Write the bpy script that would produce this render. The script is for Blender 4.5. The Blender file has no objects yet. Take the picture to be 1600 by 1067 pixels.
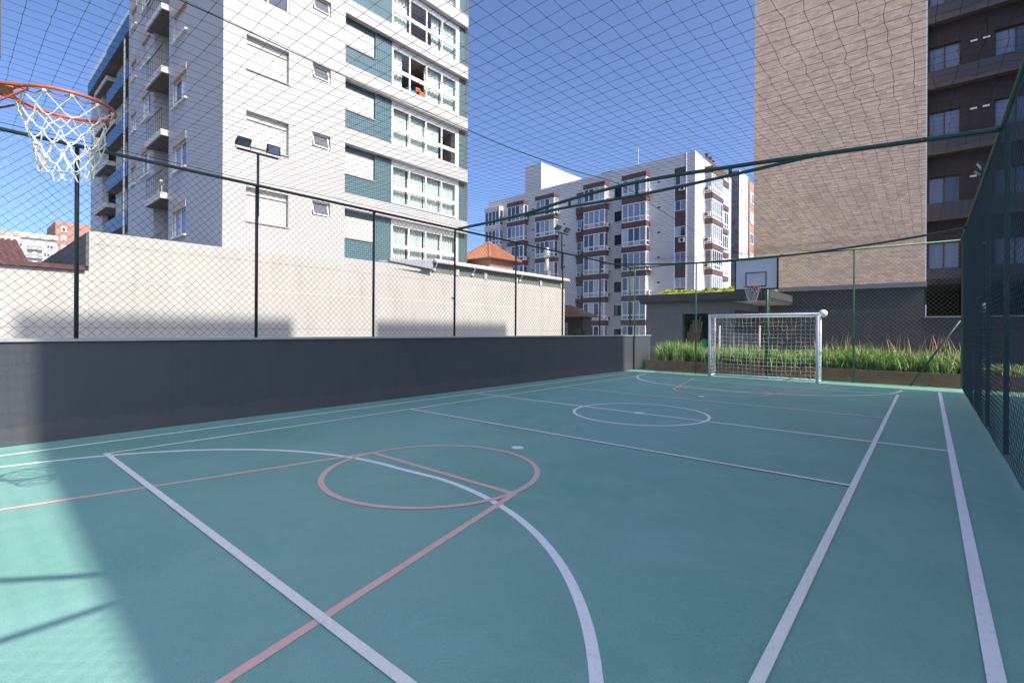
import bpy, math, random
from mathutils import Vector, Matrix
random.seed(7)
R = math.radians
sc = bpy.context.scene
COL = sc.collection

# ---------------------------------------------------------------- camera
cam = bpy.data.cameras.new("camera"); co = bpy.data.objects.new("camera", cam); COL.objects.link(co)
yaw, roll = R(40.48), R(0.327)
F = Vector((-math.sin(yaw), math.cos(yaw), 0)); Rt = Vector((math.cos(yaw), math.sin(yaw), 0)); U = Vector((0, 0, 1))
R3 = Rt*math.cos(roll)+U*math.sin(roll); U3 = U*math.cos(roll)-Rt*math.sin(roll)
m = Matrix((R3, U3, -F)).transposed().to_4x4(); m.translation = Vector((0, 0, 1.42)); co.matrix_world = m
cam.sensor_width = 36; cam.lens = 17.13; cam.shift_y = -0.0103; cam.clip_start = 0.05; cam.clip_end = 2000
sc.camera = co
# ---------------------------------------------------------------- world, sun, exposure
SUN_EL, SUN_AZ = R(44.5), R(-2.2)           # azimuth measured from +X
w = bpy.data.worlds.new("World"); sc.world = w; w.use_nodes = True
nt = w.node_tree; bg = nt.nodes['Background']
sky = nt.nodes.new('ShaderNodeTexSky'); sky.sky_type = 'NISHITA'; sky.sun_disc = False
sky.sun_elevation = SUN_EL; sky.sun_rotation = R(90)-SUN_AZ
sky.air_density = 0.45; sky.dust_density = 2.6; sky.ozone_density = 6.0; sky.altitude = 50
nt.links.new(sky.outputs[0], bg.inputs[0]); bg.inputs[1].default_value = 0.15
sl = bpy.data.lights.new("sun", 'SUN'); so = bpy.data.objects.new("sun", sl); COL.objects.link(so)
sl.energy = 2.65; sl.angle = R(0.53); sl.color = (1.0, 0.93, 0.84)
S = Vector((math.cos(SUN_EL)*math.cos(SUN_AZ), math.cos(SUN_EL)*math.sin(SUN_AZ), math.sin(SUN_EL)))
so.rotation_euler = S.to_track_quat('Z', 'Y').to_euler()
sc.view_settings.view_transform = 'Standard'; sc.view_settings.look = 'None'
sc.view_settings.gamma = 1.0; sc.view_settings.exposure = 1.3
sc.render.engine = 'CYCLES'

# ---------------------------------------------------------------- mesh helpers
class MB:
    def __init__(s): s.v = []; s.f = []; s.mi = []
    def add(s, vs, fs, mi=0):
        b = len(s.v); s.v += [tuple(v) for v in vs]; s.f += [tuple(i+b for i in f) for f in fs]; s.mi += [mi]*len(fs)
    def box(s, x0, x1, y0, y1, z0, z1, mi=0, P=None):
        vs = [(x, y, z) for z in (z0, z1) for y in (y0, y1) for x in (x0, x1)]
        if P: vs = [P(*v) for v in vs]
        s.add(vs, [(0, 2, 3, 1), (4, 5, 7, 6), (0, 1, 5, 4), (2, 6, 7, 3), (0, 4, 6, 2), (1, 3, 7, 5)], mi)
    def quad(s, a, b, c, d, mi=0): s.add([a, b, c, d], [(0, 1, 2, 3)], mi)
    def tube(s, pts, r, n=8, caps=True, closed=False, r2=None, mi=0):
        pts = [Vector(p) for p in pts]; N = len(pts); vs = []; prev = None
        for i, p in enumerate(pts):
            if closed: t = pts[(i+1) % N]-pts[i-1]
            else: t = (pts[min(i+1, N-1)]-pts[max(i-1, 0)])
            t.normalize()
            if prev is None:
                a = Vector((0, 0, 1)) if abs(t.z) < .9 else Vector((1, 0, 0)); a = (a-t*a.dot(t)).normalized()
            else: a = (prev-t*prev.dot(t)).normalized()
            prev = a; b = t.cross(a); rr = r if r2 is None else r+(r2-r)*i/max(1, N-1)
            for k in range(n):
                an = 2*math.pi*k/n; vs.append(p+a*rr*math.cos(an)+b*rr*math.sin(an))
        fs = []
        for i in range(N if closed else N-1):
            j = (i+1) % N
            for k in range(n): fs.append((i*n+k, i*n+(k+1) % n, j*n+(k+1) % n, j*n+k))
        if caps and not closed:
            fs.append(tuple(range(n-1, -1, -1))); fs.append(tuple(range((N-1)*n, N*n)))
        s.add(vs, fs, mi)
    def sphere(s, c, r, nu=16, nv=10, mi=0, sz=1):
        vs = []; fs = []
        for j in range(nv+1):
            th = math.pi*j/nv
            for i in range(nu):
                a = 2*math.pi*i/nu
                vs.append((c[0]+r*math.sin(th)*math.cos(a), c[1]+r*math.sin(th)*math.sin(a), c[2]+r*sz*math.cos(th)))
        for j in range(nv):
            for i in range(nu): fs.append((j*nu+i, (j+1)*nu+i, (j+1)*nu+(i+1) % nu, j*nu+(i+1) % nu))
        s.add(vs, fs, mi)

def tag(o, label=None, cat=None, group=None, kind=None):
    if label: o['label'] = label
    if cat: o['category'] = cat
    if group: o['group'] = group
    if kind: o['kind'] = kind
    return o
def empty(name, loc, label, cat, group=None):
    o = bpy.data.objects.new(name, None); COL.objects.link(o); o.location = loc; o.empty_display_size = .2
    o['base'] = [float(c) for c in loc]
    return tag(o, label, cat, group)
def base_of(p):
    while p is not None:
        if 'base' in p: return Vector(p['base'])
        p = p.parent
    return Vector((0, 0, 0))
def obj(name, mb, mats, parent=None, smooth=False, origin=None):
    """mesh given in world metres; stored relative to its thing's base"""
    b = base_of(parent) if parent is not None else Vector(origin or (0, 0, 0))
    me = bpy.data.meshes.new(name)
    me.from_pydata([(v[0]-b.x, v[1]-b.y, v[2]-b.z) for v in mb.v], [], mb.f)
    mats = mats if isinstance(mats, (list, tuple)) else [mats]
    for m_ in mats: me.materials.append(m_)
    if len(mats) > 1: me.polygons.foreach_set('material_index', mb.mi)
    if smooth: me.polygons.foreach_set('use_smooth', [True]*len(me.polygons))
    me.update()
    o = bpy.data.objects.new(name, me); COL.objects.link(o)
    if parent is not None: o.parent = parent
    else: o.location = b; o['base'] = [b.x, b.y, b.z]
    return o
def copy_tree(o, parent=None):
    c = o.copy(); COL.objects.link(c)
    if parent is not None: c.parent = parent
    for ch in list(o.children): copy_tree(ch, c)
    return c

# ---------------------------------------------------------------- materials
def newmat(name):
    m = bpy.data.materials.new(name); m.use_nodes = True
    n = m.node_tree; return m, n, n.nodes['Principled BSDF']
def N(n, t, **kw):
    x = n.nodes.new(t)
    for k, v in kw.items():
        if k.startswith('i_'): x.inputs[k[2:].replace('_', ' ')].default_value = v
        else: setattr(x, k, v)
    return x
def mix(n, fac, a, b, mode='MIX'):
    x = n.nodes.new('ShaderNodeMix'); x.data_type = 'RGBA'; x.blend_type = mode
    for sock, val in ((0, fac), (6, a), (7, b)):
        if hasattr(val, 'is_output') or hasattr(val, 'links'): n.links.new(val, x.inputs[sock])
        else: x.inputs[sock].default_value = (tuple(val)+(1,)) if isinstance(val, (tuple, list)) and len(val) == 3 else val
    return x.outputs[2]
def ramp(n, src, p0, p1, c0=(0, 0, 0, 1), c1=(1, 1, 1, 1)):
    r = n.nodes.new('ShaderNodeValToRGB'); r.color_ramp.elements[0].position = p0; r.color_ramp.elements[1].position = p1
    r.color_ramp.elements[0].color = c0; r.color_ramp.elements[1].color = c1; n.links.new(src, r.inputs[0]); return r.outputs[0]
def coord(n, scale=(1, 1, 1), rot=(0, 0, 0)):
    t = n.nodes.new('ShaderNodeTexCoord'); mp = n.nodes.new('ShaderNodeMapping')
    mp.inputs['Scale'].default_value = scale; mp.inputs['Rotation'].default_value = rot
    n.links.new(t.outputs['Object'], mp.inputs[0]); return mp.outputs[0]
def noise(n, vec, scale, detail=4, rough=.55):
    x = N(n, 'ShaderNodeTexNoise'); x.inputs['Scale'].default_value = scale; x.inputs['Detail'].default_value = detail
    x.inputs['Roughness'].default_value = rough; n.links.new(vec, x.inputs['Vector']); return x.outputs['Fac']
def bump(n, bs, h, strength, dist=.01):
    b = N(n, 'ShaderNodeBump'); b.inputs['Strength'].default_value = strength; b.inputs['Distance'].default_value = dist
    n.links.new(h, b.inputs['Height']); n.links.new(b.outputs[0], bs.inputs['Normal'])
def wallvec(n):
    """(x+y, z) so that a pattern runs along any upright axis-aligned wall"""
    t = n.nodes.new('ShaderNodeTexCoord'); sp = n.nodes.new('ShaderNodeSeparateXYZ'); n.links.new(t.outputs['Object'], sp.inputs[0])
    a = N(n, 'ShaderNodeMath', operation='ADD'); n.links.new(sp.outputs[0], a.inputs[0]); n.links.new(sp.outputs[1], a.inputs[1])
    c = n.nodes.new('ShaderNodeCombineXYZ'); n.links.new(a.outputs[0], c.inputs[0]); n.links.new(sp.outputs[2], c.inputs[1]); return c.outputs[0]
def plain(name, c, rough=.6, var=.12, vs=3, metal=0, bmp=0, bs=60, stain=0):
    m, n, b = newmat(name); v = coord(n)
    nz = noise(n, v, vs, 5); lo = tuple(x*(1-var) for x in c); hi = tuple(min(1, x*(1+var)) for x in c)
    col = mix(n, nz, lo, hi)
    if stain:
        sv = coord(n, (3.0, 3.0, .35)); s2 = ramp(n, noise(n, sv, 1.1, 6, .65), .48, .75)
        mm = N(n, 'ShaderNodeMath', operation='MULTIPLY'); n.links.new(s2, mm.inputs[0]); mm.inputs[1].default_value = stain
        col = mix(n, mm.outputs[0], col, tuple(x*.55 for x in c))
    n.links.new(col, b.inputs['Base Color']); b.inputs['Roughness'].default_value = rough; b.inputs['Metallic'].default_value = metal
    if bmp: bump(n, b, noise(n, v, bs, 4), bmp)
    return m
def bricks(name, c1, c2, mortar, bw, bh, ms, rough=.8, var=.5, bmp=.4, bias=0, offset=.5, stain=.15):
    m, n, b = newmat(name); v = wallvec(n)
    t = N(n, 'ShaderNodeTexBrick'); t.offset = offset; n.links.new(v, t.inputs['Vector'])
    t.inputs['Scale'].default_value = 1; t.inputs['Brick Width'].default_value = bw; t.inputs['Row Height'].default_value = bh
    t.inputs['Mortar Size'].default_value = ms; t.inputs['Mortar Smooth'].default_value = .1; t.inputs['Bias'].default_value = bias
    t.inputs['Color1'].default_value = c1+(1,); t.inputs['Color2'].default_value = c2+(1,); t.inputs['Mortar'].default_value = mortar+(1,)
    nz = noise(n, v, .6, 6); g = mix(n, nz, (1-stain*2,)*3, (1+stain*.6,)*3)
    col = mix(n, 1.0, t.outputs['Color'], g, 'MULTIPLY')
    n.links.new(col, b.inputs['Base Color']); b.inputs['Roughness'].default_value = rough
    inv = N(n, 'ShaderNodeMath', operation='SUBTRACT'); inv.inputs[0].default_value = 1; n.links.new(t.outputs['Fac'], inv.inputs[1])
    if bmp: bump(n, b, inv.outputs[0], bmp, .01)
    return m
def glassy(name, c, rough=.06, spec=.8, var=.3):
    m, n, b = newmat(name); nz = noise(n, coord(n), .9, 3)
    n.links.new(mix(n, nz, tuple(x*(1-var) for x in c), tuple(x*(1+var) for x in c)), b.inputs['Base Color'])
    b.inputs['Roughness'].default_value = rough; b.inputs['Specular IOR Level'].default_value = spec; return m
def clearglass(name):
    m = bpy.data.materials.new(name); m.use_nodes = True; n = m.node_tree; n.nodes.clear()
    o = N(n, 'ShaderNodeOutputMaterial'); a = N(n, 'ShaderNodeBsdfTransparent'); g = N(n, 'ShaderNodeBsdfGlossy')
    a.inputs[0].default_value = (.82, .88, .87, 1); g.inputs['Roughness'].default_value = .03
    f = N(n, 'ShaderNodeLayerWeight'); f.inputs[0].default_value = .5; pw = N(n, 'ShaderNodeMath', operation='POWER'); n.links.new(f.outputs['Facing'], pw.inputs[0]); pw.inputs[1].default_value = 4
    ma = N(n, 'ShaderNodeMath', operation='MULTIPLY_ADD'); n.links.new(pw.outputs[0], ma.inputs[0]); ma.inputs[1].default_value = .7; ma.inputs[2].default_value = .06; x = N(n, 'ShaderNodeMixShader')
    n.links.new(ma.outputs[0], x.inputs[0]); n.links.new(a.outputs[0], x.inputs[1]); n.links.new(g.outputs[0], x.inputs[2]); n.links.new(x.outputs[0], o.inputs[0]); return m

M = {}
# painted court: brushed blotches, rubbed streaks, scuffs
m, n, b = newmat("court_paint"); v = coord(n)
warp = N(n, 'ShaderNodeTexNoise'); warp.inputs['Scale'].default_value = .8; n.links.new(v, warp.inputs['Vector'])
wm = N(n, 'ShaderNodeVectorMath', operation='MULTIPLY_ADD'); n.links.new(warp.outputs['Color'], wm.inputs[0]); wm.inputs[1].default_value = (1.6, 1.6, 0); n.links.new(v, wm.inputs[2])
def mapd(vec, sc_, rz=0):
    mp = n.nodes.new('ShaderNodeMapping'); mp.inputs['Scale'].default_value = sc_; mp.inputs['Rotation'].default_value = (0, 0, R(rz)); n.links.new(vec, mp.inputs[0]); return mp.outputs[0]
g4 = lambda k: (k, k, k, 1)
fine = noise(n, v, 150, 3, .75)
c = mix(n, ramp(n, noise(n, v, .38, 7, .6), .40, .60), (0.135, 0.345, 0.235), (0.205, 0.405, 0.340))
c = mix(n, ramp(n, noise(n, wm.outputs[0], 1.7, 8, .68), .47, .66, g4(0), g4(.75)), c, (0.242, 0.457, 0.379))
c = mix(n, ramp(n, noise(n, mapd(wm.outputs[0], (1, 3.2, 1), 25), 3.2, 9, .74), .54, .74, g4(0), g4(.55)), c, (0.115, 0.311, 0.261))
c = mix(n, ramp(n, noise(n, mapd(wm.outputs[0], (1, 6, 1), -35), 4.5, 8, .75), .60, .76, g4(0), g4(.6)), c, (0.288, 0.492, 0.438))
c = mix(n, ramp(n, noise(n, v, 13, 6, .8), .66, .74, g4(0), g4(.5)), c, (0.323, 0.507, 0.472))
c = mix(n, ramp(n, noise(n, mapd(v, (1, 14, 1), 70), 5, 5, .8), .70, .76, g4(0), g4(.6)), c, (0.080, 0.200, 0.185))
c = mix(n, ramp(n, fine, .35, .8, g4(0), g4(.4)), c, (0.109, 0.286, 0.245))
scr = noise(n, mapd(wm.outputs[0], (1, 5, 1), 12), 26, 8, .82)
c = mix(n, ramp(n, scr, .44, .62, g4(.0), g4(.75)), c, (.235, .450, .405))
c = mix(n, ramp(n, noise(n, mapd(v, (1, 3.5, 1), -50), 60, 6, .85), .50, .64, g4(0), g4(.75)), c, (.085, .245, .225))
c = mix(n, ramp(n, noise(n, v, 240, 2, .9), .52, .66, g4(0), g4(.6)), c, (.27, .46, .40))
c = mix(n, ramp(n, noise(n, mapd(wm.outputs[0], (1, 2.2, 1), 40), 5.5, 9, .78), .60, .70, g4(0), g4(.5)), c, (.33, .52, .47))
n.links.new(c, b.inputs['Base Color']); b.inputs['Roughness'].default_value = .58
st = noise(n, mapd(wm.outputs[0], (1, 3, 1), 25), 30, 6, .7)
hb = N(n, 'ShaderNodeMath', operation='ADD'); n.links.new(fine, hb.inputs[0]); n.links.new(st, hb.inputs[1]); bump(n, b, hb.outputs[0], .45, .003)
M['court'] = m
def linemat(name, c):
    m, n, b = newmat(name); v = coord(n)
    wear = ramp(n, noise(n, v, 26, 7, .75), .54, .72, (0, 0, 0, 1), (.6, .6, .6, 1)); c0 = mix(n, noise(n, v, 2.2, 4), tuple(x*.86 for x in c), c)
    n.links.new(mix(n, wear, c0, (.30, .46, .36)), b.inputs['Base Color']); b.inputs['Roughness'].default_value = .6; return m
M['line_white'] = linemat("line_paint_white", (.93, .92, .90)); M['line_cream'] = linemat("line_paint_cream", (.92, .89, .80)); M['line_red'] = linemat("line_paint_red", (.86, .50, .42))
m, n, b = newmat("grey_render"); v = coord(n); g4 = lambda k: (k, k, k, 1)
c = mix(n, noise(n, v, 1.3, 7, .65), (.044, .050, .060), (.068, .074, .084))
c = mix(n, ramp(n, noise(n, coord(n, (6, 6, .5)), 1.4, 7, .7), .56, .76, g4(0), g4(.45)), c, (.034, .036, .042))
c = mix(n, ramp(n, noise(n, v, 7, 7, .8), .64, .72, g4(0), g4(.55)), c, (.11, .11, .12))
sp = n.nodes.new('ShaderNodeSeparateXYZ'); t_ = n.nodes.new('ShaderNodeTexCoord'); n.links.new(t_.outputs['Object'], sp.inputs[0])
am = N(n, 'ShaderNodeMath', operation='MULTIPLY_ADD'); n.links.new(noise(n, coord(n, (1, 1, 1)), 3.5, 7, .7), am.inputs[0]); am.inputs[1].default_value = -.42; n.links.new(sp.outputs[2], am.inputs[2])
c = mix(n, ramp(n, am.outputs[0], -.26, .04, g4(.5), g4(0)), c, (.085, .088, .09))
n.links.new(c, b.inputs['Base Color']); b.inputs['Roughness'].default_value = .85; bump(n, b, noise(n, v, 120, 5, .7), .6)
M['wall_dark'] = m
M['coping'] = plain("granite_coping", (.33, .33, .32), .6, .3, 60)
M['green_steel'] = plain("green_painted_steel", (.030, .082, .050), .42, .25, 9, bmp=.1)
M['post_shaded'] = plain("shaded_green_steel", (.020, .030, .027), .42, .25, 9, bmp=.1)  # dark green made near black, the left fence's shade mixed into the colour
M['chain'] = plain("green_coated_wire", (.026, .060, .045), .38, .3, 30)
M['chain_lit'] = plain("sunlit_green_wire", (.085, .135, .10), .28, .3, 30); M['green_sunlit'] = plain("sunlit_green_steel", (.085, .19, .095), .45, .3, 7, bmp=.1)  # lighter copies of wire and steel, sunlight on the far fence put into the colour
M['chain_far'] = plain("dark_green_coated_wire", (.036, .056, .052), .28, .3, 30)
M['cord'] = plain("dark_net_cord", (.018, .018, .022), .8, .2, 30)
M['white_steel'] = plain("white_painted_steel", (.76, .76, .75), .38, .06, 6)
M['rope'] = plain("white_rope", (.68, .65, .58), .85, .15, 90)
M['orange_steel'] = plain("orange_painted_steel", (.52, .115, .045), .42, .25, 22)
M['board_white'] = plain("painted_plywood", (.62, .63, .66), .5, .05, 3)
M['black_paint'] = plain("black_paint", (.02, .02, .025), .5, .2, 5)
M['dark_metal'] = plain("dark_lamp_metal", (.045, .045, .05), .4, .2, 9)
M['lamp_glass'] = glassy("lamp_glass", (.28, .33, .36), .15)
M['ball'] = plain("ball_leather", (.70, .70, .68), .45, .1, 12)
M['green_ball'] = plain("green_plastic", (.03, .35, .10), .35, .1, 5)
M['wood'] = plain("weathered_timber", (.27, .145, .085), .8, .4, 5, bmp=.4, bs=25)
M['soil'] = plain("planter_soil", (.05, .034, .022), .95, .4, 14, bmp=.6, bs=30)
M['paving'] = plain("concrete_paving", (.22, .215, .20), .8, .2, 1.5, bmp=.2)
M['ground'] = plain("street_ground", (.14, .135, .125), .9, .3, .08)
M['white_tile'] = bricks("white_ceramic_tile", (.44, .43, .41), (.42, .41, .395), (.32, .315, .30), .105, .105, .009, .5, bmp=.12, offset=0, stain=.03)
M['teal_tile'] = bricks("teal_ceramic_tile", (.026, .088, .102), (.044, .120, .135), (.17, .22, .23), .105, .105, .012, .3, bmp=.15, offset=0, stain=.06)
M['blue_tile'] = bricks("blue_ceramic_tile", (.014, .075, .170), (.018, .09, .20), (.05, .11, .20), .105, .105, .008, .4, bmp=.1, offset=0, stain=.05)
M['cream'] = plain("cream_render", (.485, .46, .415), .85, .09, .9, bmp=.25, bs=70, stain=.32)
M['white_render'] = plain("white_render", (.56, .555, .54), .8, .05, .7, stain=.06)
M['siding'] = bricks("white_tile_courses", (.66, .64, .615), (.64, .62, .60), (.42, .41, .40), 400, .27, .020, .6, bmp=0, stain=.05)
M['brown_tile'] = plain("brown_facade_tile", (.125, .062, .048), .55, .12, 4)
M['brick'] = bricks("slim_tan_brick", (.80, .58, .455), (.55, .385, .295), (.56, .44, .36), .26, .085, .009, .85, bmp=.25, stain=.12)
M['dark_brick'] = bricks("charcoal_brick", (.024, .024, .031), (.017, .017, .024), (.010, .010, .015), .30, .09, .008, .7, bmp=.5)
M['slate'] = bricks("grey_stone_cladding", (.15, .15, .18), (.27, .27, .31), (.10, .10, .12), .7, .32, .02, .6, bmp=.4)
M['orange_brick'] = bricks("orange_brick_cladding", (.50, .22, .14), (.42, .18, .11), (.45, .33, .27), .3, .09, .012, .8)
M['charcoal'] = plain("charcoal_render", (.044, .046, .056), .8, .12, 1.5, bmp=.3, bs=90, stain=.2)
M['grey_render'] = plain("mid_grey_render", (.17, .17, .18), .8, .10, 1.5, bmp=.2, bs=90)
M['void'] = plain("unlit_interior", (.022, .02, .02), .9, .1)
M['interior'] = plain("room_plaster", (.30, .235, .20), .9, .1)
M['frame_white'] = plain("white_window_frame", (.74, .74, .73), .4, .04)
M['frame_dark'] = plain("dark_window_frame", (.03, .033, .045), .4, .1)
M['shutter'] = None
m, n, b = newmat("roller_shutter"); v = wallvec(n); wv = N(n, 'ShaderNodeTexWave', wave_type='BANDS', bands_direction='Y'); wv.inputs['Scale'].default_value = 3.2
n.links.new(v, wv.inputs['Vector']); n.links.new(mix(n, wv.outputs['Fac'], (.44, .42, .39), (.49, .465, .435)), b.inputs['Base Color']); b.inputs['Roughness'].default_value = .6
bump(n, b, wv.outputs['Fac'], .5, .012); M['shutter'] = m
M['tan_box'] = plain("tan_and_lit_head", (.44, .35, .27), .7, .1)  # on the window heads this tan carries their warm reflected light
M['curtain'] = plain("sheer_curtain", (.70, .72, .68), .9, .06, 2)
M['pane_dark'] = glassy("window_glass_dark", (.030, .042, .065), .04, 1.0)
M['pane_mid'] = glassy("window_glass_curtained", (.22, .27, .34), .08, .9)
M['pane_blue'] = glassy('window_glass_blue', (.11, .15, .25), .08, .8)
M['pane_grey'] = glassy('vent_glass', (.10, .11, .12), .35, .4)
M['pane_light'] = glassy("window_glass_blind", (.46, .49, .50), .12, .8)
M['glass'] = clearglass("clear_glass")
M['ac'] = plain("ac_casing", (.62, .60, .55), .5, .08, 4)
M['tile_roof'] = None
def rooftile(name, c1, c2):
    m, n, b = newmat(name); t = n.nodes.new('ShaderNodeTexCoord'); sp = n.nodes.new('ShaderNodeSeparateXYZ'); n.links.new(t.outputs['Object'], sp.inputs[0])
    vv = coord(n); nz = noise(n, vv, 7, 5, .7); n2 = noise(n, vv, 1.5, 3)
    c = mix(n, ramp(n, nz, .35, .7), c1, c2); n.links.new(mix(n, n2, c, tuple(x*.75 for x in c1)), b.inputs['Base Color']); b.inputs['Roughness'].default_value = .85; bump(n, b, nz, .5, .02); return m
M['tile_roof'] = rooftile("terracotta_tiles", (.36, .13, .065), (.58, .30, .19)); M['red_roof'] = rooftile("red_roof_tiles", (.11, .040, .042), (.20, .090, .085)); M['brown_roof'] = rooftile("brown_roof_tiles", (.28, .13, .09), (.42, .22, .15))
def leafmat(name, c1, c2, tr=.25):
    m, n, b = newmat(name); nz = noise(n, coord(n), 5, 3); n.links.new(mix(n, ramp(n, nz, .3, .7), c1, c2), b.inputs['Base Color']); b.inputs['Roughness'].default_value = .5
    b.inputs['Transmission Weight'].default_value = 0
    o = n.nodes['Material Output']; tl = N(n, 'ShaderNodeBsdfTranslucent'); tl.inputs[0].default_value = tuple(min(1, x*1.5) for x in c2)+(1,)
    x = N(n, 'ShaderNodeMixShader'); x.inputs[0].default_value = tr; n.links.new(b.outputs[0], x.inputs[1]); n.links.new(tl.outputs[0], x.inputs[2]); n.links.new(x.outputs[0], o.inputs[0]); return m
M['leaf_a'] = leafmat("strap_leaf_green", (.060, .160, .025), (.17, .32, .055)); M['leaf_b'] = leafmat("strap_leaf_pale", (.36, .52, .17), (.60, .70, .36)); M['leaf_c'] = leafmat("strap_leaf_dry", (.42, .24, .12), (.50, .36, .22)); M['leaf_d'] = leafmat("dark_leaf", (.02, .05, .015), (.05, .09, .03))
M['sedum'] = plain("sedum_green", (.30, .36, .035), .9, .45, 9, bmp=.8, bs=22)
M['galv'] = plain("galvanised_steel", (.42, .43, .42), .45, .15, 6, metal=.5)
M['gutter'] = plain("gutter_white", (.74, .73, .69), .5, .1)
M['awning'] = plain("grey_awning", (.27, .28, .29), .8, .1)
M['clere'] = plain('dull_green_glazing', (.17, .19, .165), .4, .4, 2)
M['fibre'] = bricks("corrugated_dark", (.13, .12, .115), (.16, .145, .14), (.09, .085, .085), .25, 9, .03, .8)
M['blue_cloth'] = plain("blue_cloth", (.05, .22, .48), .8, .1); M['orange_cloth'] = plain("orange_cloth", (.75, .17, .05), .8, .1)

# ================================================================ GROUND AND COURT
mb = MB(); mb.box(-700, 700, -700, 900, -1.6, -1.5); tag(obj('ground', mb, M['ground']), kind='structure')
mb = MB(); mb.box(-8.62, 8.98, -8, 17.0, -1.4, 0); court = tag(obj('court_floor', mb, M['court']), kind='structure')
mb = MB(); mb.box(-8.62, 13.8, 17.0, 23.98, -1.4, -.012); tag(obj('garden_paving', mb, M['paving']), kind='structure')
Z0 = .0013
def strip(name, mat, z, pts, wd, closed=False):
    mb = MB(); P = [Vector((x, y, 0)) for x, y in pts]; n_ = len(P); L = []; Rr = []
    for i, p in enumerate(P):
        a = P[i-1] if (i > 0 or closed) else p; c = P[(i+1) % n_] if (i < n_-1 or closed) else p
        t = (c-a).normalized(); nn = Vector((-t.y, t.x, 0))*wd/2; L.append(p+nn); Rr.append(p-nn)
    vs = [(q.x, q.y, z) for q in L]+[(q.x, q.y, z) for q in Rr]; fs = []
    for i in range(n_ if closed else n_-1):
        j = (i+1) % n_; fs.append((i, n_+i, n_+j, j))
    mb.add(vs, fs); return obj(name, mb, mat, court)
def arc(cx, cy, r, a0, a1, k=64): return [(cx+r*math.cos(R(a0+(a1-a0)*i/k)), cy+r*math.sin(R(a0+(a1-a0)*i/k))) for i in range(k+1)]
CX = -3.8
W_ = M['line_white']; C_ = M['line_cream']; R_ = M['line_red']
strip('centre_line', W_, Z0, [(-7.83, 7.92), (.21, 7.92)], .055)
strip('centre_circle', W_, Z0*2, arc(CX-.02, 7.91, 1.13, 0, 360, 96)[:-1], .055, True)
near = arc(-4.17, 0, 3.06, 180, 90, 40)+arc(-3.6, 0, 3.11, 90, 0, 40)
strip('penalty_arc', W_, Z0, near, .058)
strip('penalty_arc', W_, Z0, [(x, 15.5-y) for x, y in near], .058)
for y in (4.57, 10.9):
    mb = MB(); mb.add([(x, y_, Z0) for x, y_ in arc(CX, y, .075, 0, 360, 24)[:-1]], [tuple(range(24))]); obj('penalty_spot', mb, W_, court)
mb = MB(); mb.add([(x, y_, Z0*3) for x, y_ in arc(CX-.02, 7.91, .09, 0, 360, 24)[:-1]], [tuple(range(24))]); obj('centre_spot', mb, W_, court)
for sgn, y0 in ((1, 0), (-1, 15.5)):
    Y = lambda y: y0+sgn*y
    strip('free_throw_line', R_, Z0*2, [(CX-1.08, Y(3.25)), (CX+1.05, Y(3.25))], .055)
    strip('key_side_line', R_, Z0*2, [(CX-1.09, Y(3.27)), (CX-1.77, Y(0))], .055); strip('key_side_line', R_, Z0*2, [(CX+1.06, Y(3.27)), (CX+1.82, Y(0))], .055)
    strip('free_throw_circle', R_, Z0*3, arc(CX-.02, Y(3.25), 1.06, 0, 360, 96)[:-1], .055, True)
for x in (-7.81, .22): strip('sideline', W_, Z0*4, [(x, -.1), (x, 15.55)], .062)
strip('end_line', W_, Z0*3, [(-7.84, -.1), (.25, -.1)], .062)
for x in (-7.07, -.52): strip('volleyball_sideline', C_, Z0*5, [(x, 1.19), (x, 14.31)], .052)
for y in (5.48, 10.22): strip('attack_line', C_, Z0*6, [(-7.07, y), (-.52, y)], .05)
for y in (1.22, 14.28): strip('volleyball_end_line', C_, Z0*6, [(-7.07, y), (-.52, y)], .055)

# ================================================================ BOUNDARY WALL
t = empty('boundary_wall', (-8.48, 7, 0), 'low dark grey rendered wall with a granite coping along the left side of the court', 'wall')
mb = MB(); mb.box(-8.60, -8.37, -3, 18.25, .001, 1.255); obj('wall', mb, M['wall_dark'], t)
mb = MB(); mb.box(-8.63, -8.34, -3.02, 18.28, 1.255, 1.290); obj('coping', mb, M['coping'], t)

# ================================================================ FENCES
def chain(a0, a1, z0, z1, P, cell=.055, r=.0027, seed=1, sag=0.0, jt=1.0):
    rnd = random.Random(seed); mb = MB(); nk = int((a1-a0)/cell); nj = int((z1-z0)/cell)
    jit = {}
    def node(i, j):
        if (i, j) not in jit: jit[(i, j)] = (rnd.gauss(0, .0022*jt), rnd.gauss(0, .0022*jt), rnd.gauss(0, .002*jt*jt))
        return jit[(i, j)]
    for k in range(nk):
        pts = []
        for j in range(nj+1):
            i = k+((k+j) % 2); dx, dz, dy = node(i, j); a = a0+i*cell+dx; z = z0+(z1-z0)*j/nj+dz
            o = (r*1.1 if (k+j) % 2 else -r*1.1)*jt+dy+sag*math.sin(a*2.9)*math.exp(-(z-z0)*2.2)
            pts.append(P(a, o, z))
        vs = []; fs = []; n_ = 3
        ea = Vector(P(1, 0, 0))-Vector(P(0, 0, 0)); eo = Vector(P(0, 1, 0))-Vector(P(0, 0, 0))
        for p in pts:
            p = Vector(p)
            for q in range(n_):
                an = 2*math.pi*q/n_+.5; vs.append(p+ea*r*1.25*math.cos(an)+eo*r*1.25*math.sin(an))
        for j in range(len(pts)-1):
            for q in range(n_): fs.append((j*n_+q, j*n_+(q+1) % n_, (j+1)*n_+(q+1) % n_, (j+1)*n_+q))
        mb.add(vs, fs)
    return mb
PL = lambda a, o, z: (-8.45+o, a, z); PR = lambda a, o, z: (.635+o, a, z); PF = lambda a, o, z: (a, 16.76+o, z)
G = M['green_steel']
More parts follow.
